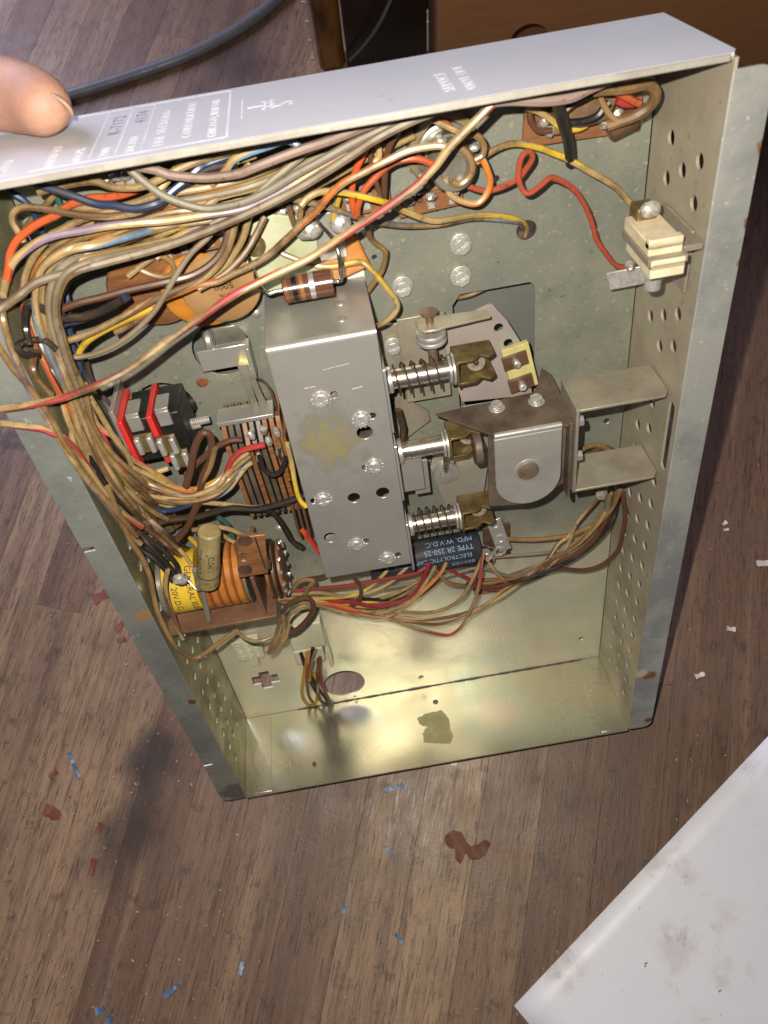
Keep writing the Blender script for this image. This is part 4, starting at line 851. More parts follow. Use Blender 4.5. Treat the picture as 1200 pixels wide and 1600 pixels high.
# ---------------------------------------------------------------- wiring: each wire is traced over the plate at its own height
def wire(col, r, zs, pts, free=False, lab=None, jit=0.0):
    n = len(pts); P = []
    zs = zs if isinstance(zs, (list, tuple)) else [zs]
    for i, (u, v) in enumerate(pts):
        t = i / max(1, n - 1) * (len(zs) - 1); k = min(int(t), len(zs) - 2) if len(zs) > 1 else 0
        z = zs[0] if len(zs) == 1 else zs[k] + (zs[k + 1] - zs[k]) * (t - k)
        p = L(u, v, z)
        if not free:
            while p.x < 1.2 + r and z < 62.5: z += 1.0; p = L(u, v, z)
            while p.y > H_ - 1.2 - r and z > 3: z -= 1.0; p = L(u, v, z)
        P.append(p + V((random.uniform(-jit, jit), random.uniform(-jit, jit), 0)))
    b = MB(); b.tube(catmull(P, 6), r, n=8); return b.build('wire', WM[col], CH, label=lab)
WR = [
 # over the top: the long strands
 ('CV', 1.45, (44, 40, 40), [(4, 462), (12, 430), (26, 404), (60, 378), (90, 367), (130, 360), (170, 353), (220, 348), (260, 345), (320, 336), (380, 326), (430, 304), (480, 274), (520, 248), (590, 212), (650, 185), (710, 160), (760, 138)]),
 ('G', 1.6, (62, 46, 44, 46), [(-30, 500), (0, 483), (30, 462), (60, 440), (120, 422), (180, 406), (240, 390), (300, 370), (360, 346), (400, 328), (460, 298), (510, 268), (550, 242), (590, 216), (650, 186), (710, 164), (760, 142)]),
 ('OG', 1.5, (40, 44, 42), [(190, 254), (204, 266), (230, 288), (260, 308), (300, 322), (330, 326), (380, 316), (420, 298), (460, 274), (500, 252), (540, 230), (580, 210), (620, 193), (650, 180), (700, 168), (760, 156), (830, 150), (900, 140)]),
 ('MV', 1.6, (42, 48, 44), [(195, 252), (212, 260), (240, 265), (270, 274), (320, 278), (370, 272), (400, 261), (460, 238), (520, 218), (580, 195), (620, 182), (660, 172), (720, 150)]),
 ('C', 1.35, (30, 38, 32), [(60, 300), (92, 292), (120, 286), (150, 284), (180, 293), (220, 292), (250, 280), (280, 264), (320, 248), (370, 234), (400, 224), (470, 206), (540, 190)]),
 ('B', 1.45, (34, 40, 30), [(44, 280), (58, 288), (90, 298), (120, 308), (150, 318), (180, 321), (210, 326), (240, 320), (255, 312), (270, 298), (290, 282), (310, 264), (330, 254), (380, 236)]),
 ('K', 1.5, (30, 36, 30), [(150, 350), (180, 344), (210, 338), (235, 328), (255, 316), (275, 296), (300, 284), (320, 268), (370, 255)]),
 ('B', 1.3, (22, 20, 36, 40), [(4, 288), (14, 298), (36, 312), (52, 328), (56, 340), (66, 362), (80, 392), (88, 420), (100, 450), (106, 475), (110, 530), (125, 575), (138, 640), (156, 700), (178, 736), (204, 770), (232, 795), (262, 798), (300, 788), (330, 776)]),
 ('O', 1.45, (44, 36, 24), [(10, 440), (14, 414), (16, 396), (26, 376), (46, 358), (66, 346), (88, 336), (110, 320), (140, 310), (170, 308), (196, 303), (220, 294)]),
 ('CN', 1.35, (38, 36, 36, 30), [(36, 378), (30, 364), (20, 346), (22, 332), (36, 324), (60, 325), (90, 330), (124, 336), (150, 338), (180, 338), (220, 330), (250, 314), (290, 296), (340, 286)]),
 ('CY', 1.3, (30, 32, 26), [(80, 332), (100, 326), (130, 325), (170, 326), (200, 320), (230, 310), (245, 300), (262, 282), (284, 250), (300, 230)]),
 ('CO', 1.3, (26, 30, 26), [(70, 380), (100, 376), (130, 371), (150, 369), (200, 357), (240, 352), (290, 340), (345, 325)]),
 ('LB', 1.5, (10, 28, 26, 6), [(60, 440), (80, 412), (110, 398), (136, 388), (170, 378), (200, 372), (222, 364), (250, 352)]),
 ('C', 1.4, (30, 32, 28), [(100, 404), (128, 396), (160, 380), (190, 364), (230, 357), (270, 350), (310, 330), (340, 308), (370, 280), (392, 256)]),
 ('N', 1.2, 14, [(80, 300), (88, 308), (94, 320), (104, 336), (118, 346)]),
 ('D', 1.2, 16, [(96, 292), (84, 306), (72, 320), (50, 344), (30, 370)]),
 ('CB', 1.4, (34, 38), [(330, 290), (350, 270), (365, 250), (390, 238), (420, 228), (445, 220), (462, 224), (468, 238)]),
 ('CY', 1.3, (28, 30), [(300, 334), (318, 318), (332, 300), (346, 282), (352, 262), (372, 250)]),
 ('BR', 1.2, 24, [(340, 312), (336, 300), (346, 294), (366, 291), (388, 294), (400, 302)]),
 ('G', 1.4, (34, 30), [(330, 352), (370, 328), (400, 306), (425, 282), (450, 262), (472, 243), (490, 222)]),
 ('C', 1.3, (24, 24), [(240, 346), (262, 338), (284, 322), (300, 308), (326, 290), (345, 262), (400, 242)]),
 # hanging strands in the upper left
 ('CN', 1.35, (46, 40, 32), [(80, 616), (60, 592), (52, 576), (54, 556), (66, 544), (86, 538), (110, 531), (140, 521), (170, 506), (200, 491), (240, 469), (280, 452), (316, 436), (340, 416), (356, 390), (366, 356), (372, 330)]),
 ('BR', 1.5, (40, 36, 30), [(80, 490), (120, 474), (160, 464), (200, 453), (260, 440), (300, 430), (330, 412), (348, 390), (357, 362), (362, 340)]),
 ('C', 1.35, (30, 28), [(320, 440), (345, 424), (362, 402), (378, 376), (386, 350), (392, 326)]),
 ('D', 1.3, (34, 26), [(310, 452), (345, 432), (370, 410), (388, 388), (400, 366), (414, 338)]),
 ('G', 1.1, (44, 40, 36), [(40, 552), (66, 554), (90, 556), (120, 558), (150, 552), (180, 539), (210, 518), (240, 488), (260, 456), (280, 422), (300, 394), (324, 372), (340, 350)]),
 ('CO', 1.35, (34, 34, 40), [(180, 520), (215, 500), (250, 470), (286, 455), (308, 446), (340, 440), (360, 430), (390, 416), (420, 398), (440, 380), (470, 352), (496, 328), (514, 306), (536, 286), (570, 268), (600, 253), (640, 235), (680, 228), (698, 230)]),
 ('Y', 1.25, (38, 34), [(120, 560), (130, 540), (150, 524), (180, 508), (220, 490), (250, 476)]),
 ('CR', 1.5, (66, 64, 52, 46, 48, 50), [(-40, 645), (0, 639), (30, 635), (60, 630), (96, 622), (130, 610), (170, 594), (200, 578), (230, 557), (260, 534), (300, 506), (336, 480), (370, 458), (400, 443), (440, 424), (480, 405), (510, 386), (540, 366), (580, 340), (610, 320), (650, 290), (680, 260), (700, 233), (720, 212), (740, 192), (770, 162), (790, 148)]),
 ('CR', 1.4, (66, 60, 50), [(-40, 655), (0, 661), (60, 669), (80, 676), (100, 685), (120, 705), (140, 735), (160, 765), (190, 800), (222, 824)]),
 ('K', 1.5, (50, 46), [(46, 540), (40, 510), (42, 480), (54, 476), (76, 488), (96, 498), (112, 496), (135, 494), (165, 482), (190, 468)]),
 ('B', 1.7, 40, [(60, 545), (80, 530), (95, 508), (120, 500), (145, 492), (175, 478), (200, 462)]),
 ('K', 1.3, 52, [(88, 546), (70, 532), (44, 532), (28, 540), (34, 552), (60, 556)]),
 ('T', 1.35, (62, 58), [(-20, 520), (0, 545), (20, 575), (40, 598), (60, 625), (80, 655), (108, 705), (146, 758), (182, 800), (214, 838)]),
 ('CV', 1.35, (56, 50), [(2, 480), (6, 505), (16, 540), (30, 575), (44, 605), (60, 634), (84, 670), (104, 705), (132, 745), (165, 785), (196, 826), (220, 850)]),
 ('V', 1.0, 20, [(134, 560), (142, 590), (155, 612), (175, 635), (194, 652)]),
 ('D', 1.2, (24, 20), [(244, 404), (252, 400), (266, 408), (272, 422), (262, 432), (240, 430), (216, 420)]),
 ('C', 1.2, (24, 20), [(200, 432), (220, 416), (240, 402), (260, 390), (270, 372)]),
 ('C', 1.1, 20, [(224, 380), (240, 392), (262, 396), (270, 410)]),
 # middle, under the top wall
 ('O', 1.35, (24, 22), [(676, 256), (650, 248), (620, 252), (600, 264), (590, 274), (570, 296), (560, 320), (558, 336)]),
 ('O', 1.35, (26, 20), [(575, 222), (568, 240), (556, 266), (550, 294), (551, 320), (556, 338)]),
 ('BR', 1.3, (26, 18), [(622, 204), (608, 230), (602, 260), (600, 306), (598, 330)]),
 ('BR', 1.1, 22, [(578, 234), (582, 264), (590, 292), (598, 318)]),
 ('CY', 1.3, (30, 26, 16, 6, -6), [(470, 322), (480, 310), (500, 300), (530, 300), (570, 308), (610, 319), (632, 330), (675, 345), (710, 341), (740, 336), (775, 336), (800, 341), (816, 348), (822, 356), (820, 368)]),
 ('CB', 1.3, (24, 20, 10, 4, -6), [(460, 312), (472, 314), (500, 320), (530, 330), (570, 343), (600, 349), (640, 353), (690, 350), (740, 341), (800, 345), (815, 352), (814, 366), (812, 374)]),
 ('D', 1.2, (22, 16, 6), [(572, 348), (575, 360), (580, 374), (600, 390), (602, 402), (596, 424), (580, 448), (570, 462)]),
 ('CY', 1.25, (14, 22, 26), [(430, 390), (450, 400), (490, 414), (520, 416), (556, 409), (570, 412), (586, 428), (602, 448), (616, 466), (621, 478), (616, 490), (602, 503), (584, 511)]),
 ('CY', 1.2, 22, [(586, 224), (592, 232), (592, 246), (584, 254)]),
 ('Y', 1.2, 18, [(530, 308), (526, 322), (520, 344), (519, 352)]), ('D', 1.2, 18, [(452, 322), (456, 340), (462, 356)]), ('D', 1.2, 18, [(468, 312), (470, 328), (468, 346)]),
 ('RB', 1.15, (16, 24, 26, 18, 16), [(724, 282), (730, 290), (756, 298), (780, 294), (808, 280), (822, 264), (832, 247), (826, 236), (814, 248), (810, 276), (816, 296), (826, 302), (842, 292), (856, 280), (865, 278), (885, 287), (900, 300), (912, 318), (920, 335), (926, 352), (931, 372), (945, 394), (962, 414), (982, 418)]),
 ('CY', 1.35, (16, 10, 18), [(748, 250), (756, 244), (780, 230), (806, 224), (840, 230), (866, 240), (890, 250), (925, 270), (960, 291), (985, 318), (998, 332)]),
 ('D', 1.3, 26, [(718, 218), (734, 210), (748, 214), (756, 228), (754, 242), (742, 250)]),
 ('CO', 1.3, 24, [(696, 278), (698, 292), (704, 304), (720, 314), (744, 318), (760, 304), (766, 284), (760, 262), (752, 248), (744, 254)]),
 ('T', 1.3, 28, [(704, 226), (716, 230), (730, 240), (738, 260), (732, 278), (718, 288), (706, 284)]),
 ('CY', 1.2, (20, 26), [(672, 184), (690, 194), (712, 204), (722, 208)]), ('O', 1.2, 20, [(678, 180), (692, 190), (704, 198)]),
 ('MV', 2.0, (50, 46, 40), [(770, 158), (800, 156), (850, 157), (890, 152), (920, 138), (954, 123), (975, 112)]),
 ('T', 2.1, (34, 30, 22), [(930, 142), (944, 140), (980, 138), (1010, 132), (1024, 144), (1017, 164), (992, 181), (970, 189), (950, 196)]),
 ('K', 2.3, (40, 22, 9), [(868, 150), (873, 166), (880, 192), (887, 215), (890, 235), (892, 255)]),
 ('O', 1.4, 26, [(962, 142), (975, 150), (990, 158), (1000, 162)]), ('R', 1.6, 22, [(964, 156), (978, 162), (994, 160)]),
 ('CY', 1.2, (20, 14), [(820, 168), (840, 174), (860, 186), (878, 200), (900, 202), (916, 196)]), ('BR', 1.3, 16, [(828, 172), (830, 190), (842, 204), (862, 204)]),
 ('K', 1.5, 20, [(886, 192), (910, 190), (932, 182), (944, 168), (952, 160)]), ('BR', 1.3, 24, [(880, 176), (900, 160), (925, 148), (960, 132)]), ('T', 1.2, 24, [(936, 146), (942, 162), (952, 178), (962, 188)]),
 # left harness, fanning out
 ('C', 1.25, (46, 42), [(122, 600), (116, 624), (118, 650), (112, 680), (126, 712), (150, 744), (180, 780), (205, 812), (232, 826)]),
 ('CO', 1.25, (48, 44), [(124, 600), (122, 630), (124, 670), (136, 700), (156, 728), (172, 756), (188, 790), (205, 830)]),
 ('CB', 1.3, (48, 44, 34), [(128, 600), (128, 630), (130, 650), (136, 680), (148, 700), (172, 720), (204, 738), (240, 738), (262, 732)]),
 ('C', 1.3, (46, 40, 34), [(132, 600), (140, 620), (156, 646), (180, 686), (200, 712), (212, 744), (240, 780), (262, 790), (284, 785), (310, 772)]),
 ('P', 1.3, (44, 36), [(130, 600), (138, 640), (158, 670), (180, 684), (200, 712), (232, 733), (252, 745), (290, 770)]),
 ('C', 1.3, (48, 42), [(118, 590), (124, 640), (136, 672), (160, 706), (184, 740), (206, 772), (240, 800), (262, 812)]),
 ('CR', 1.3, (44, 38), [(120, 580), (132, 620), (150, 660), (172, 704), (190, 742), (214, 780), (246, 806)]),
 ('Y', 1.25, (40, 34), [(236, 738), (253, 750), (275, 762), (298, 766), (326, 757), (348, 744), (362, 728), (376, 712)]),
 ('R', 1.5, (40, 36), [(255, 770), (281, 779), (316, 781), (338, 772), (350, 752), (358, 728), (368, 712), (384, 702), (414, 695)]),
 ('CB', 1.25, (38, 34), [(230, 752), (262, 768), (300, 776), (330, 778), (356, 765), (372, 745), (383, 731), (394, 722)]),
 ('C', 1.3, (40, 34), [(214, 742), (240, 756), (270, 768), (300, 772), (332, 766), (352, 748), (368, 730), (392, 712)]),
 ('CO', 1.25, (42, 36), [(206, 730), (236, 744), (268, 760), (300, 768), (330, 760), (350, 742), (366, 724), (388, 706)]),
 ('C', 1.25, (38, 34), [(210, 760), (240, 774), (280, 782), (330, 786), (373, 790), (400, 793), (440, 788), (465, 779)]),
 ('K', 1.6, (40, 36), [(224, 840), (228, 828), (262, 813), (310, 807), (357, 794), (405, 795), (462, 779), (480, 772)]),
 ('K', 1.5, (34, 24), [(405, 795), (425, 800), (443, 823), (456, 845), (471, 854)]),
 ('BR', 1.7, (44, 40), [(290, 760), (297, 738), (304, 702), (316, 677), (329, 683), (330, 715), (318, 742), (310, 782), (300, 806), (291, 826), (274, 846), (264, 866), (258, 880)]),
 ('BR', 1.4, (38, 36), [(290, 745), (310, 722), (335, 700), (361, 688), (378, 687)]),
 ('T', 1.35, (44, 40), [(336, 700), (328, 730), (314, 756), (314, 780), (300, 806)]),
 ('CY', 1.2, (40, 46), [(448, 690), (450, 700), (456, 725), (461, 755), (468, 780), (479, 792)]),
 ('R', 1.3, 34, [(476, 830), (486, 845), (500, 864)]),
 ('O', 1.2, 34, [(472, 828), (482, 842), (496, 860)]),
 ('K', 1.4, (44, 54), [(214, 828), (226, 842), (236, 854), (256, 876), (270, 892), (277, 906)]),
 ('K', 1.4, (46, 54), [(206, 836), (222, 858), (240, 872), (258, 890), (270, 908)]),
 ('K', 1.3, (44, 54), [(222, 834), (240, 848), (262, 866), (276, 884), (280, 902)]),
 ('T', 1.3, (58, 56, 54, 44), [(168, 760), (180, 790), (192, 818), (204, 845), (222, 872), (234, 900), (240, 930), (248, 960), (270, 1004), (290, 1023), (306, 1028), (324, 1018), (345, 1002), (369, 985)]),
 ('CG', 1.1, (44, 40), [(369, 985), (378, 994), (392, 1001), (410, 1001), (424, 996)]),
 ('CN', 1.2, (60, 60), [(262, 890), (258, 915), (264, 945), (276, 975), (286, 998)]),
 ('C', 1.2, (40, 40), [(300, 828), (340, 824), (362, 828), (380, 836)]), ('Y', 1.1, 40, [(296, 840), (306, 850), (316, 862)]), ('CO', 1.1, 40, [(346, 834), (356, 842), (372, 850)]),
 ('N', 1.4, 30, [(340, 808), (354, 818), (362, 834), (368, 856)]), ('CR', 1.1, 44, [(280, 858), (290, 870), (300, 884)]), ('N', 1.4, 36, [(246, 830), (252, 838), (256, 850)]),
 ('K', 1.3, 38, [(405, 712), (412, 732), (426, 742), (440, 734), (447, 714)]), ('W', 0.7, 38, [(436, 700), (438, 716), (446, 728)]),
 # lower harness from relay wafers to the lower right
 ('CM', 1.15, (36, 24), [(430, 928), (445, 925), (495, 920), (545, 915), (595, 906), (645, 897), (667, 886)]),
 ('CY', 1.05, (36, 24), [(430, 938), (447, 935), (495, 935), (545, 932), (575, 920), (600, 897), (606, 888)]),
 ('C', 1.05, (36, 22), [(432, 930), (470, 928), (502, 926), (540, 932), (582, 924), (610, 910), (630, 892), (640, 882)]),
 ('CM', 1.15, (34, 24), [(432, 936), (490, 940), (545, 940), (582, 947), (620, 942), (650, 925), (667, 890), (670, 878)]),
 ('C', 1.1, (34, 26), [(434, 938), (495, 945), (532, 955), (570, 962), (607, 955), (640, 940), (662, 915), (680, 885)]),
 ('CO', 1.1, (34, 26), [(434, 934), (500, 940), (545, 950), (582, 965), (615, 960), (652, 932), (685, 900), (697, 880)]),
 ('CR', 1.05, (34, 28, 30), [(440, 940), (495, 942), (570, 960), (607, 967), (645, 980), (682, 990), (704, 992), (722, 978), (733, 957), (742, 937), (750, 910), (752, 880), (756, 866)]),
 ('C', 1.05, (30, 24), [(560, 955), (627, 957), (670, 957), (698, 950), (720, 935), (735, 912), (748, 884), (755, 868)]),
 ('K', 1.0, (26, 24), [(560, 935), (590, 937), (615, 937), (640, 932)]),
 ('CN', 1.05, (28, 20, 16), [(580, 962), (645, 972), (690, 975), (742, 957), (787, 922), (825, 905), (850, 892), (880, 862), (892, 840), (900, 820), (915, 802), (935, 778), (950, 750)]),
 ('CN', 1.1, (26, 20, 14), [(600, 960), (660, 968), (720, 960), (770, 940), (812, 912), (850, 880), (872, 850), (888, 838), (905, 812), (930, 785), (948, 758)]),
 ('T', 1.2, (26, 18, 16), [(680, 890), (700, 910), (732, 915), (787, 907), (837, 892), (887, 860), (925, 827), (952, 795), (966, 765)]),
 ('BR', 1.3, (24, 18, 22), [(730, 912), (762, 917), (800, 912), (850, 895), (875, 889), (912, 891), (942, 882), (965, 860), (973, 832), (977, 805), (972, 768)]),
 ('T', 1.4, (14, 18, 22), [(790, 842), (837, 843), (887, 837), (912, 827), (937, 815), (957, 792), (969, 765)]),
 ('MV', 1.0, (12, 14), [(680, 880), (725, 875), (787, 869), (850, 864), (890, 856), (915, 836)]),
 ('CM', 1.15, (20, 18), [(690, 884), (705, 891), (737, 907), (762, 920), (797, 917), (837, 896), (870, 880)]),
 ('OG', 2.0, (16, 18, 20), [(790, 908), (807, 900), (862, 880), (912, 855), (940, 825), (948, 800), (950, 775)]),
 ('BR', 1.8, (18, 20), [(850, 886), (900, 864), (930, 840), (946, 812), (958, 780)]),
 ('CO', 1.1, (20, 20), [(758, 868), (766, 882), (775, 895), (792, 911), (806, 914)]),
 ('CM', 1.0, 22, [(756, 868), (750, 882), (744, 900), (738, 920)]),
 ('OG', 1.0, (20, 18), [(600, 920), (690, 902), (740, 888), (765, 890), (800, 900), (840, 884)]),
 ('K', 1.0, (22, 20), [(560, 912), (620, 900), (680, 890), (720, 884), (770, 876)]),
 ('BR', 1.3, 30, [(555, 905), (564, 918), (562, 935), (548, 948), (532, 950), (510, 944)]),
 ('T', 1.3, (34, 36), [(455, 925), (464, 912), (476, 906), (490, 908), (482, 918), (474, 934)]),
 ('BR', 1.4, (40, 40), [(440, 958), (452, 944), (468, 936), (484, 936), (489, 950), (480, 968), (462, 985), (448, 990)]),
 ('CG', 1.1, (42, 40), [(446, 978), (452, 962), (466, 950), (478, 946)]), ('D', 1.2, 42, [(438, 968), (432, 990), (424, 1010), (420, 1020), (430, 1012), (440, 992)]), ('CO', 1.1, 42, [(442, 966), (444, 984), (438, 1004), (446, 996), (452, 976)]),
 ('BR', 1.3, (22, 14), [(480, 905), (500, 902), (520, 895)]),
 # wires hanging from the plug
 ('Y', 1.1, (14, 26, 8), [(480, 1018), (478, 1036), (474, 1060), (472, 1085), (480, 1100), (492, 1100), (496, 1080), (490, 1050)]),
 ('K', 1.2, (14, 22, 6), [(489, 1012), (482, 1040), (490, 1066), (508, 1090), (512, 1102)]), ('K', 1.2, (14, 20, 6), [(470, 1020), (478, 1045), (488, 1070), (500, 1092)]),
 ('RB', 1.1, (14, 28, 6), [(484, 1016), (480, 1050), (482, 1085), (492, 1102)]), ('CM', 1.1, (14, 26, 6), [(497, 1028), (500, 1058), (510, 1085), (520, 1102)]),
 ('BR', 1.2, (14, 30, 6), [(500, 1026), (496, 1056), (498, 1088), (508, 1102)]), ('CY', 1.0, (14, 26), [(494, 1014), (486, 1040), (484, 1064)]),
 ('D', 1.3, -6, [(690, 480), (706, 466), (725, 463), (745, 456), (770, 444)]),
 # behind the support arms
 ('D', 1.4, 16, [(902, 708), (918, 698), (938, 696), (955, 706)]), ('BR', 1.4, 14, [(912, 720), (930, 704), (950, 700), (966, 712)]), ('C', 1.2, 20, [(930, 770), (946, 758), (958, 745)]),
]
for rec in WR: wire(*rec)
b = MB()
for k in range(26): b.tube(catmull([L(940 + random.uniform(-8, 8), 750 + random.uniform(-4, 30), 20 + random.uniform(0, 6)) for _ in range(4)], 4), 0.5, n=5)
b.build('frayed_braid', mat('braid', (0.34, 0.31, 0.26), (0.16, 0.13, 0.10), scale=300, rough=0.6), CH)
# filler strands following the same bundles
def bundle(guide, half_w, zr, n, cols, r=(1.1, 1.35), ends=0.35):
    for i in range(n):
        o = random.uniform(-1, 1); pts = []; ph = random.uniform(0, 6); o2 = random.uniform(-1, 1)
        for k, (u, v) in enumerate(guide):
            a = guide[max(0, k - 1)]; c = guide[min(len(guide) - 1, k + 1)]; d = V((c[0] - a[0], c[1] - a[1])).normalized()
            t = k / (len(guide) - 1); w_ = half_w[min(int(t * (len(half_w) - 1)), len(half_w) - 2)]; w2 = half_w[min(int(t * (len(half_w) - 1)) + 1, len(half_w) - 1)]
            ww = w_ + (w2 - w_) * (t * (len(half_w) - 1) % 1 if t < 1 else 1)
            s = (o * (1 - t) + o2 * t) * ww + 2.5 * math.sin(k * 1.1 + ph)
            pts.append((u - d.y * s, v + d.x * s))
        z0 = random.uniform(*zr)
        i0 = random.choice((0, 0, 1)); i1 = len(pts) - random.choice((0, 0, 1))
        wire(random.choice(cols), random.uniform(*r), (z0 * ends, z0, z0 + random.uniform(-4, 4), z0 + random.uniform(-4, 4), z0, z0 * ends), pts[i0:i1])
CL = ['C', 'C', 'D', 'CN', 'CR', 'CO', 'CY', 'C', 'D', 'K', 'BR', 'CV', 'CB', 'G', 'T']
bundle([(640, 195), (560, 226), (480, 266), (400, 300), (330, 318), (260, 330), (190, 352), (130, 372), (84, 400), (58, 440), (60, 490), (84, 560), (112, 615), (126, 655), (152, 705), (190, 756), (226, 796)], (18, 36, 40, 34, 26, 22, 20, 26), (16, 34), 22, CL)
bundle([(300, 350), (230, 372), (160, 392), (110, 408), (80, 436), (72, 490), (92, 560), (118, 620), (134, 670), (164, 720), (202, 766), (236, 806), (256, 836)], (24, 20, 26, 18, 14, 28, 30), (38, 52), 14, CL + ['Y', 'O', 'LB'])
bundle([(78, 470), (84, 530), (104, 590), (124, 640), (150, 700), (186, 756), (222, 798), (246, 832)], (34, 26, 12, 22, 26, 24), (40, 54), 16, CL + ['B', 'Y', 'O', 'LB'])
bundle([(124, 640), (150, 694), (190, 742), (236, 766), (290, 778), (335, 768), (362, 740), (386, 712)], (12, 20, 24, 14, 12, 14), (36, 44), 12, CL + ['CM', 'LB', 'C', 'C'])
bundle([(190, 770), (220, 810), (250, 836), (275, 856), (300, 872)], (20, 18, 14, 16), (34, 46), 9, CL + ['K', 'K', 'N'])
bundle([(430, 318), (380, 330), (320, 350), (260, 372), (210, 402)], (18, 22, 20), (12, 26), 9, CL)
bundle([(432, 932), (500, 938), (580, 946), (640, 930), (690, 892)], (10, 14, 20, 16), (18, 30), 6, ['CM', 'CY', 'C', 'CN', 'D', 'T'], (0.9, 1.1))
bundle([(740, 916), (800, 908), (860, 884), (910, 852), (945, 812), (962, 772)], (10, 14, 12, 8), (12, 22), 11, ['BR', 'T', 'OG', 'D', 'CN', 'K'], (1.0, 1.3))

# ------------------------------------------------------------------ things outside the chassis
def solo(o, label, cat, group=None):
    o['label'] = label; o['category'] = cat
    if group: o['group'] = group
    return o
def wbuild(b, name, m, **k):                         # MB already in world millimetres
    return b.build(name, m, None, **k)
# hand: thumb pressed on the top wall, rest of the hand off to the left
skin = mat('skin', (0.40, 0.225, 0.155), (0.33, 0.165, 0.11), scale=55, rough=0.62, rvar=0.06, bump=0.5, bscale=500, sss=0.25, amt=(0.35, 0.7))
me = bpy.data.meshes.new('hand')
TH = [LA(84, 176, 1, 414.0), LA(58, 158, 1, 415.0), LA(16, 148, 1, 416.5), LA(-40, 140, 1, 420)]
d_ = (TH[3] - TH[2]).normalized()
chain = TH + [TH[3] + d_ * 26 + V((0, 2, -6)), TH[3] + d_ * 52 + V((-4, -2, -26)), TH[3] + d_ * 70 + V((-18, -22, -62))]
rad = [(9.6, 9.0), (12.4, 11.4), (13.4, 12.6), (13.6, 13.0), (13.2, 12.6), (17, 15), (25, 17)]
vs = [WL(p) for p in chain]; es = [(i, i + 1) for i in range(len(chain) - 1)]; rr = list(rad)
palm = chain[-1]
wrist = len(vs); vs.append(WL(palm + V((-52, 14, -30)))); es.append((len(chain) - 1, wrist)); rr.append((27, 20))
fore = len(vs); vs.append(WL(palm + V((-130, 50, -50)))); es.append((wrist, fore)); rr.append((30, 26))
for k in range(4):
    base = palm + V((16, -14 - 6 * k, -14 - 16 * k * 0.6)); prev = len(chain) - 1
    for j, (ox, oy, oz) in enumerate(((22, -12, -8), (40, -26, -4), (52, -40, 6))):
        i = len(vs); vs.append(WL(base + V((ox, oy - 12 * k, oz - 5 * k)))); es.append((prev, i)); rr.append((9.5 - j * 0.8, 9 - j * 0.8)); prev = i
me.from_pydata([tuple(v) for v in vs], es, [])
hand = bpy.data.objects.new('hand', me); COL.objects.link(hand)
sk_ = hand.modifiers.new('skin', 'SKIN'); sk_.use_smooth_shade = True
for i, q in enumerate(rr): me.skin_vertices[0].data[i].radius = (q[0] * MM, q[1] * MM); me.skin_vertices[0].data[i].use_root = (i == len(chain) - 1)
hand.modifiers.new('sub', 'SUBSURF').levels = 3; hand.modifiers['sub'].render_levels = 3
me.materials.append(skin); solo(hand, 'bare hand with its thumb pressing on the grey top wall of the chassis', 'hand')
td = (TH[0] - TH[1]).normalized(); b = MB();  nx = td; nzv = V((0.25, 0.35, -0.9)); nzv = (nzv - nx * nzv.dot(nx)).normalized(); nyv = nzv.cross(nx); nc = TH[0] + td * 0.5 + nzv * 4.9
b.ball((0, 0, 0), 1, (5.0, 4.6, 1.0), n=20); b.v = [nc + nx * p.x + nyv * p.y + nzv * (p.z - 0.07 * p.y * p.y - 0.02 * p.x * p.x) for p in b.v]
b.v = [WL(p) * 1000 for p in b.v]; nail = b.build('nail', mat('nail', (0.46, 0.28, 0.20), (0.36, 0.20, 0.13), scale=60, rough=0.35), None, sharp=80); nail.parent = hand
# grey mains cable on the floor
b = MB(); pts = [F(u, v, 0.0056) * 1000 for u, v in ((-60, 190), (40, 168), (110, 148), (200, 120), (290, 88), (350, 58), (395, 30), (440, -8), (490, -60), (560, -120))]
b.tube(catmull(pts, 8), 5.4, n=14); solo(wbuild(b, 'cable', mat('grey_cable', (0.13, 0.13, 0.145), (0.10, 0.10, 0.115), scale=40, rough=0.42)), 'thick grey cable lying across the floor behind the chassis', 'cable')
# white sheet of paper
pa, pb = F(803, 1571), F(1200, 1150); dr = (pb - pa).normalized(); pn = V((dr.y, -dr.x, 0))
pc = F(835, 1605)
b = MB(); n = 14; vs = []; fs = []
for i in range(n + 1):
    for j in range(n + 1):
        p = pa + dr * (0.297 * i / n) + pn * (0.210 * j / n); h = 0.0007 + 0.0004 * math.sin(i * 0.7 + j * 0.4) * math.sin(j * 0.5) * (min(i, j, n - i, n - j) > 0)
        vs.append(V((p.x, p.y, h)) * 1000)
for i in range(n):
    for j in range(n): fs.append((i * (n + 1) + j, (i + 1) * (n + 1) + j, (i + 1) * (n + 1) + j + 1, i * (n + 1) + j + 1))
b.add(vs, fs)
def paper_post(m, N, K, tc, col):
    n1 = noise(N, K, tc.outputs['Object'], 20, 3, 0.5); n2 = noise(N, K, tc.outputs['Object'], 34, 5, 0.65)
    s = mth(N, K, 'MULTIPLY', step(N, K, n1, 0.47, 0.62), step(N, K, n2, 0.46, 0.60))
    c = mixc(N, K, mth(N, K, 'MULTIPLY', s, 0.34), col, (0.46, 0.38, 0.34))
    n3 = noise(N, K, tc.outputs['Object'], 110, 4, 0.6)
    c = mixc(N, K, mth(N, K, 'MULTIPLY', mth(N, K, 'MULTIPLY', s, step(N, K, n3, 0.55, 0.66)), 0.35), c, (0.36, 0.28, 0.25))
    return mixc(N, K, mth(N, K, 'MULTIPLY', step(N, K, noise(N, K, tc.outputs['Object'], 500, 2), 0.74, 0.78), 0.8), c, (0.16, 0.11, 0.09))
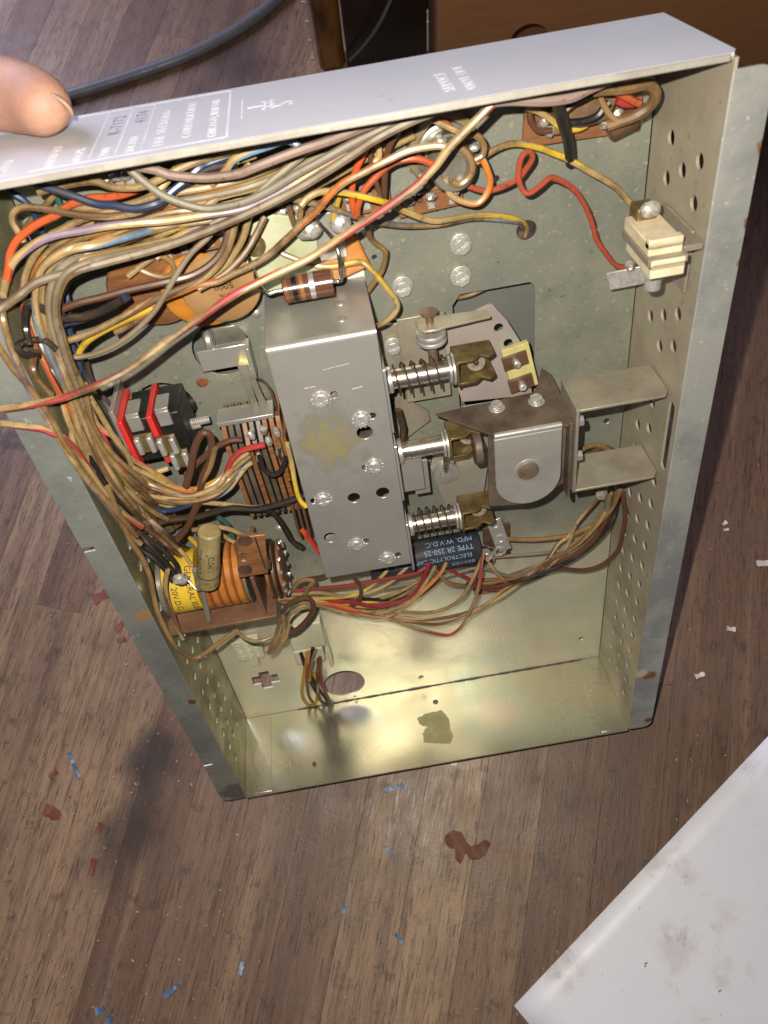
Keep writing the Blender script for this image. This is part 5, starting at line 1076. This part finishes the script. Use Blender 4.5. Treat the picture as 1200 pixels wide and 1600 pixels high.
o = wbuild(b, 'paper_sheet', mat('white_card', (0.82, 0.82, 0.87), (0.77, 0.77, 0.82), scale=12, rough=0.42, spec=0.5, post=paper_post)); sm = o.modifiers.new('thick', 'SOLIDIFY'); sm.thickness = 0.0005
solo(o, 'white sheet of card smudged with dirt, on the floor at lower right', 'paper')
# cardboard box behind
cbm = mat('cardboard', (0.235, 0.105, 0.038), (0.20, 0.088, 0.032), scale=25, rough=0.75, bump=0.05, stretch=(1, 1, 12))
g0, g1 = F(684, 190), F(1240, 130); g0.z = g1.z = 0
dx = (g1 - g0).normalized(); dn = V((-dx.y, dx.x, 0)); wl = (g1 - g0).length * 1000; O = g0 * 1000
box = bpy.data.objects.new('cardboard_box', None); COL.objects.link(box); box.location = g0
solo(box, 'brown cardboard box with a round hand hole behind the chassis', 'box')
def wsheet(name, outline, hs, Oo, A, B, t, m, par): 
    o = sheet(name, outline, hs, Oo, A, B, t, m, None); o.parent = par; o.matrix_parent_inverse = M.Translation(par.location).inverted(); return o
# where the hand hole shows on the front face
d = ROOT_M.to_3x3() @ ray(826, 62); nrm = dn; tt = (g0 - CWL).dot(nrm) / d.dot(nrm); hp = CWL + d * tt
hx_ = (hp - g0).dot(dx) * 1000; hz_ = hp.z * 1000
BH = max(210, hz_ + 110)
wsheet('front_panel', rect(0, 0.3, wl, BH), [arc(hx_, hz_, 16, n=30)], O, dx, Z, 3, cbm, box)
wsheet('side_panel', rect(3, 0.3, 240, BH), [], O + dx * 1.6, dn, Z, 3, cbm, box)
wsheet('side_panel', rect(3, 0.3, 240, BH), [], O + dx * (wl - 1.6), dn, Z, 3, cbm, box)
wsheet('back_panel', rect(3.2, 0.3, wl - 3.2, BH), [], O + dn * 240, dx, Z, 3, cbm, box)
wsheet('bottom_panel', rect(3.2, 3.2, wl - 3.2, 238), [], O + Z * 2.2, dx, dn, 3, cbm, box)
# dark lacquered cabinet beside it
k0, k1 = F(500, 118), F(668, 95); k0.z = k1.z = 0
kx = (k1 - k0).normalized(); kn = V((-kx.y, kx.x, 0)); kw = (k1 - k0).length * 1000
cab = bpy.data.objects.new('dark_cabinet', None); COL.objects.link(cab); cab.location = k0; solo(cab, 'dark glossy wooden cabinet standing beside the cardboard box', 'cabinet')
lac = mat('dark_lacquer', (0.022, 0.013, 0.010), (0.012, 0.008, 0.007), scale=18, rough=0.25, stretch=(1, 1, 0.2)); amber = mat('amber_veneer', (0.13, 0.055, 0.012), (0.035, 0.016, 0.008), scale=24, rough=0.2, stretch=(1, 1, 0.4), amt=(0.42, 0.58))
def wbox(name, cx0, cy0, cz0, sx, sy, sz, m, par, Oo, A, B, bev=0.6):
    b = MB(); b.box(Oo * 1000 + A * cx0 + B * cy0 + Z * cz0, (sx, sy, sz), (A, B, Z)); o = b.build(name, m, None, bev=bev); o.parent = par; o.matrix_parent_inverse = M.Translation(par.location).inverted(); return o
wbox('carcass', kw / 2 + 14, 90, 100, kw - 28, 170, 199, lac, cab, k0, kx, kn)
wbox('corner_post', 13, 16, 100, 26, 30, 199.4, amber, cab, k0, kx, kn, 6)
wbox('edge_strip', -2, 0, 90, 1.6, 3, 179, bright, cab, k0, kx, kn, 0.2)
for k in range(9): wbox('staple', -3.5, 1.5, 18 + k * 19, 5, 1.2, 3.2, bright, cab, k0, kx, kn, 0.2)
b = MB(); q0 = k0 * 1000 - kn * 4
b.tube(catmull([q0 + kx * 30 + Z * 14 + kn * 2, q0 + kx * 45 + Z * 30, q0 + kx * 62 + Z * 55 - kn * 3, q0 + kx * 84 + Z * 95, q0 + kx * 108 + Z * 130 + kn * 2], 8), 1.8, n=10); solo(b.build('thin_cord', mat('thin_cord', (0.09, 0.09, 0.09), rough=0.4)), 'thin dark grey cord hanging in front of the dark cabinet', 'cord')
b = MB(); p = F(672, 92); p.z = 0; b.box(p * 1000 + Z * 16 + kn * 14, (7, 7, 31.6), (kx, kn, Z)); b.box(p * 1000 + Z * 36 + kn * 14, (4, 4, 9), (kx, kn, Z)); solo(b.build('metal_clip', mat('clip_white', (0.62, 0.64, 0.70), metal=0.2, rough=0.35), bev=0.8), 'small pale metal clip in the gap between cabinet and cardboard box', 'clip')
# ------------------------------------------------------------------ debris on the floor
def flake(u, v, ln, wd, ang, m, th=0.4, curl=0.6):
    c = F(u, v) * 1000; a = math.radians(ang); A = V((math.cos(a), math.sin(a), 0)); B = V((-A.y, A.x, 0)); n = 5; vs = []; fs = []
    for i in range(n + 1):
        t = i / n - 0.5; w_ = wd * (0.75 + random.uniform(-0.2, 0.25)) / 2
        for s in (-1, 1):
            for h in (0.12, th + 0.12): vs.append(c + A * (ln * t) + B * (s * w_ + random.uniform(-0.1, 0.1) * wd) + Z * (h + curl * abs(2 * t) ** 2))
    for i in range(n):
        a0 = i * 4; fs += [(a0 + 1, a0 + 3, a0 + 7, a0 + 5), (a0, a0 + 4, a0 + 6, a0 + 2), (a0, a0 + 1, a0 + 5, a0 + 4), (a0 + 2, a0 + 6, a0 + 7, a0 + 3)]
    fs += [(0, 2, 3, 1), (n * 4, n * 4 + 1, n * 4 + 3, n * 4 + 2)]
    return MB().add(vs, fs)
bluem = mat('blue_scrap', (0.06, 0.11, 0.20), (0.30, 0.34, 0.40), scale=160, rough=0.5, amt=(0.5, 0.62)); redm = mat('red_flake', (0.20, 0.055, 0.032), (0.13, 0.035, 0.02), scale=120, rough=0.6); whitem = mat('white_chip', (0.62, 0.58, 0.52), (0.5, 0.42, 0.34), scale=200, rough=0.6)
for (u, v, l_, w_, a, lab) in ((116, 1196, 20, 3, -70, 'long blue plastic scrap left of the dark oil stain'), (268, 1548, 12, 4, 30, 'blue and white scrap near the bottom edge of the floor'), (378, 1512, 9, 4, 70, 'small blue scrap on a plank seam right of the blue and white scrap'),
        (157, 1579, 6, 5, 10, 'upper of two blue crumbs in the bottom left corner of the floor'), (170, 1594, 6, 4, 60, 'lower of two blue crumbs in the bottom left corner of the floor'), (615, 1231, 14, 4, 5, 'short blue scrap just below the bottom rim of the chassis'), (623, 1466, 9, 3, -60, 'blue scrap at the end of the curled fibre'), (538, 1418, 8, 3, 70, 'thin blue scrap beside the curled fibre'), (607, 1330, 8, 3, -70, 'upright blue sliver left of the reddish leaf')):
    solo(flake(u, v, l_, w_, a, bluem).build('blue_scrap', bluem), lab, 'scrap', 'blue plastic scraps on the floor')
for (u, v, l_, w_, a, lab) in ((82, 1270, 13, 8, -30, 'largest reddish paint flake on the left planks'), (157, 932, 12, 9, 20, 'reddish flake beside the left flange notch'), (188, 978, 10, 6, 40, 'reddish flake close under the left flange'), (84, 1210, 7, 4, 30, 'small reddish flake above the largest paint flake'), (155, 1293, 7, 4, 60, 'small reddish flake left of the lower oil stain'), (145, 1353, 10, 4, 75, 'narrow reddish flake below the oil stain'), (190, 1000, 7, 4, 0, 'tiny reddish flake lowest beside the left flange')):
    solo(flake(u, v, l_, w_, a, redm).build('paint_flake', redm), lab, 'flake', 'reddish paint flakes on the floor')
for (u, v, l_, w_, a, lab) in ((1093, 1055, 7, 4, 10, 'white chip right of the chassis bottom corner'), (1132, 818, 4, 3, 30, 'pale chip on the floor right of the flange middle'), (1142, 983, 6, 4, -20, 'tan wood chip right of the flange above the white chip'), (1192, 880, 10, 5, -10, 'pale chip at the right edge of the picture'), (709, 1193, 5, 4, 0, 'white crumb under the bottom rim of the chassis'), (1134, 828, 4, 2, 0, 'tan crumb just below the pale chip')):
    solo(flake(u, v, l_, w_, a, whitem).build('chip', whitem), lab, 'chip', 'pale chips on the floor')
# leaf-like reddish scrap
lm = mat('leaf_scrap', (0.17, 0.062, 0.036), (0.11, 0.040, 0.024), scale=60, rough=0.6, spec=0.4)
out = [(-17, 3), (-18, 9), (-12, 14), (-4, 13), (0, 6), (4, 2), (10, 4), (16, 8), (20, 6), (17, -2), (11, -7), (4, -8), (0, -3), (-5, -12), (-9, -8), (-9, 0), (-13, 0)]
bm = bmesh.new(); fv = [bm.verts.new((x, y, 0)) for x, y in out]; f0 = bm.faces.new(fv); bmesh.ops.triangulate(bm, faces=[f0]); bmesh.ops.subdivide_edges(bm, edges=bm.edges[:], cuts=2, use_grid_fill=True)
lc = F(728, 1326) * 1000
fx = V((0.98, -0.2, 0)); fy = V((0.2, 0.98, 0)); vs = []
for v in bm.verts:
    x, y = v.co.x, v.co.y; h = 1.0 + 2.2 * (abs(x) / 18) ** 2 + 0.8 * math.sin(x * 0.28 + y * 0.2) + 0.8
    vs.append(lc + fx * (x * 0.82) + fy * (y * 0.82) + Z * max(0.3, h))
fs = [tuple(q.index for q in f.verts) for f in bm.faces]; bm.verts.index_update(); fs = [tuple(q.index for q in f.verts) for f in bm.faces]; bm.free()
o = MB().add(vs, fs).build('leaf', lm, sharp=80); o.modifiers.new('s', 'SUBSURF').render_levels = 2; o.modifiers.new('t', 'SOLIDIFY').thickness = 0.0005
solo(o, 'curled reddish brown leaf scrap on the planks below the chassis', 'leaf')
b = MB(); b.tube(catmull([F(u, v, 0.0012) * 1000 for u, v in ((560, 1426), (575, 1412), (592, 1410), (604, 1422), (608, 1440), (606, 1456))]), 0.4, n=6); solo(b.build('fibre', mat('fibre', (0.30, 0.19, 0.10), rough=0.6)), 'thin curled tan fibre on the planks', 'fibre')
# sawdust
dustm = mat('sawdust', (0.38, 0.27, 0.19), (0.20, 0.12, 0.09), scale=90, rough=0.8)
b = MB()
for k in range(1500):
    u, v = random.uniform(-60, 1260), random.uniform(-40, 1640)
    if k % 3 == 0: u, v = random.uniform(0, 380), random.uniform(820, 1600)
    c = F(u, v) * 1000; s = random.choice((0.25, 0.3, 0.35, 0.5, 0.8)) * random.uniform(0.7, 1.3); a = random.uniform(0, 3.14); A = V((math.cos(a), math.sin(a), 0)); B = V((-A.y, A.x, 0))
    b.box(c + Z * s * 0.35, (s * random.uniform(1, 2.6), s, s * 0.5), (A, B, Z))
o = b.build('sawdust', dustm); o['kind'] = 'stuff'; o['label'] = 'fine sawdust and crumbs scattered over the floor'; o['category'] = 'sawdust'
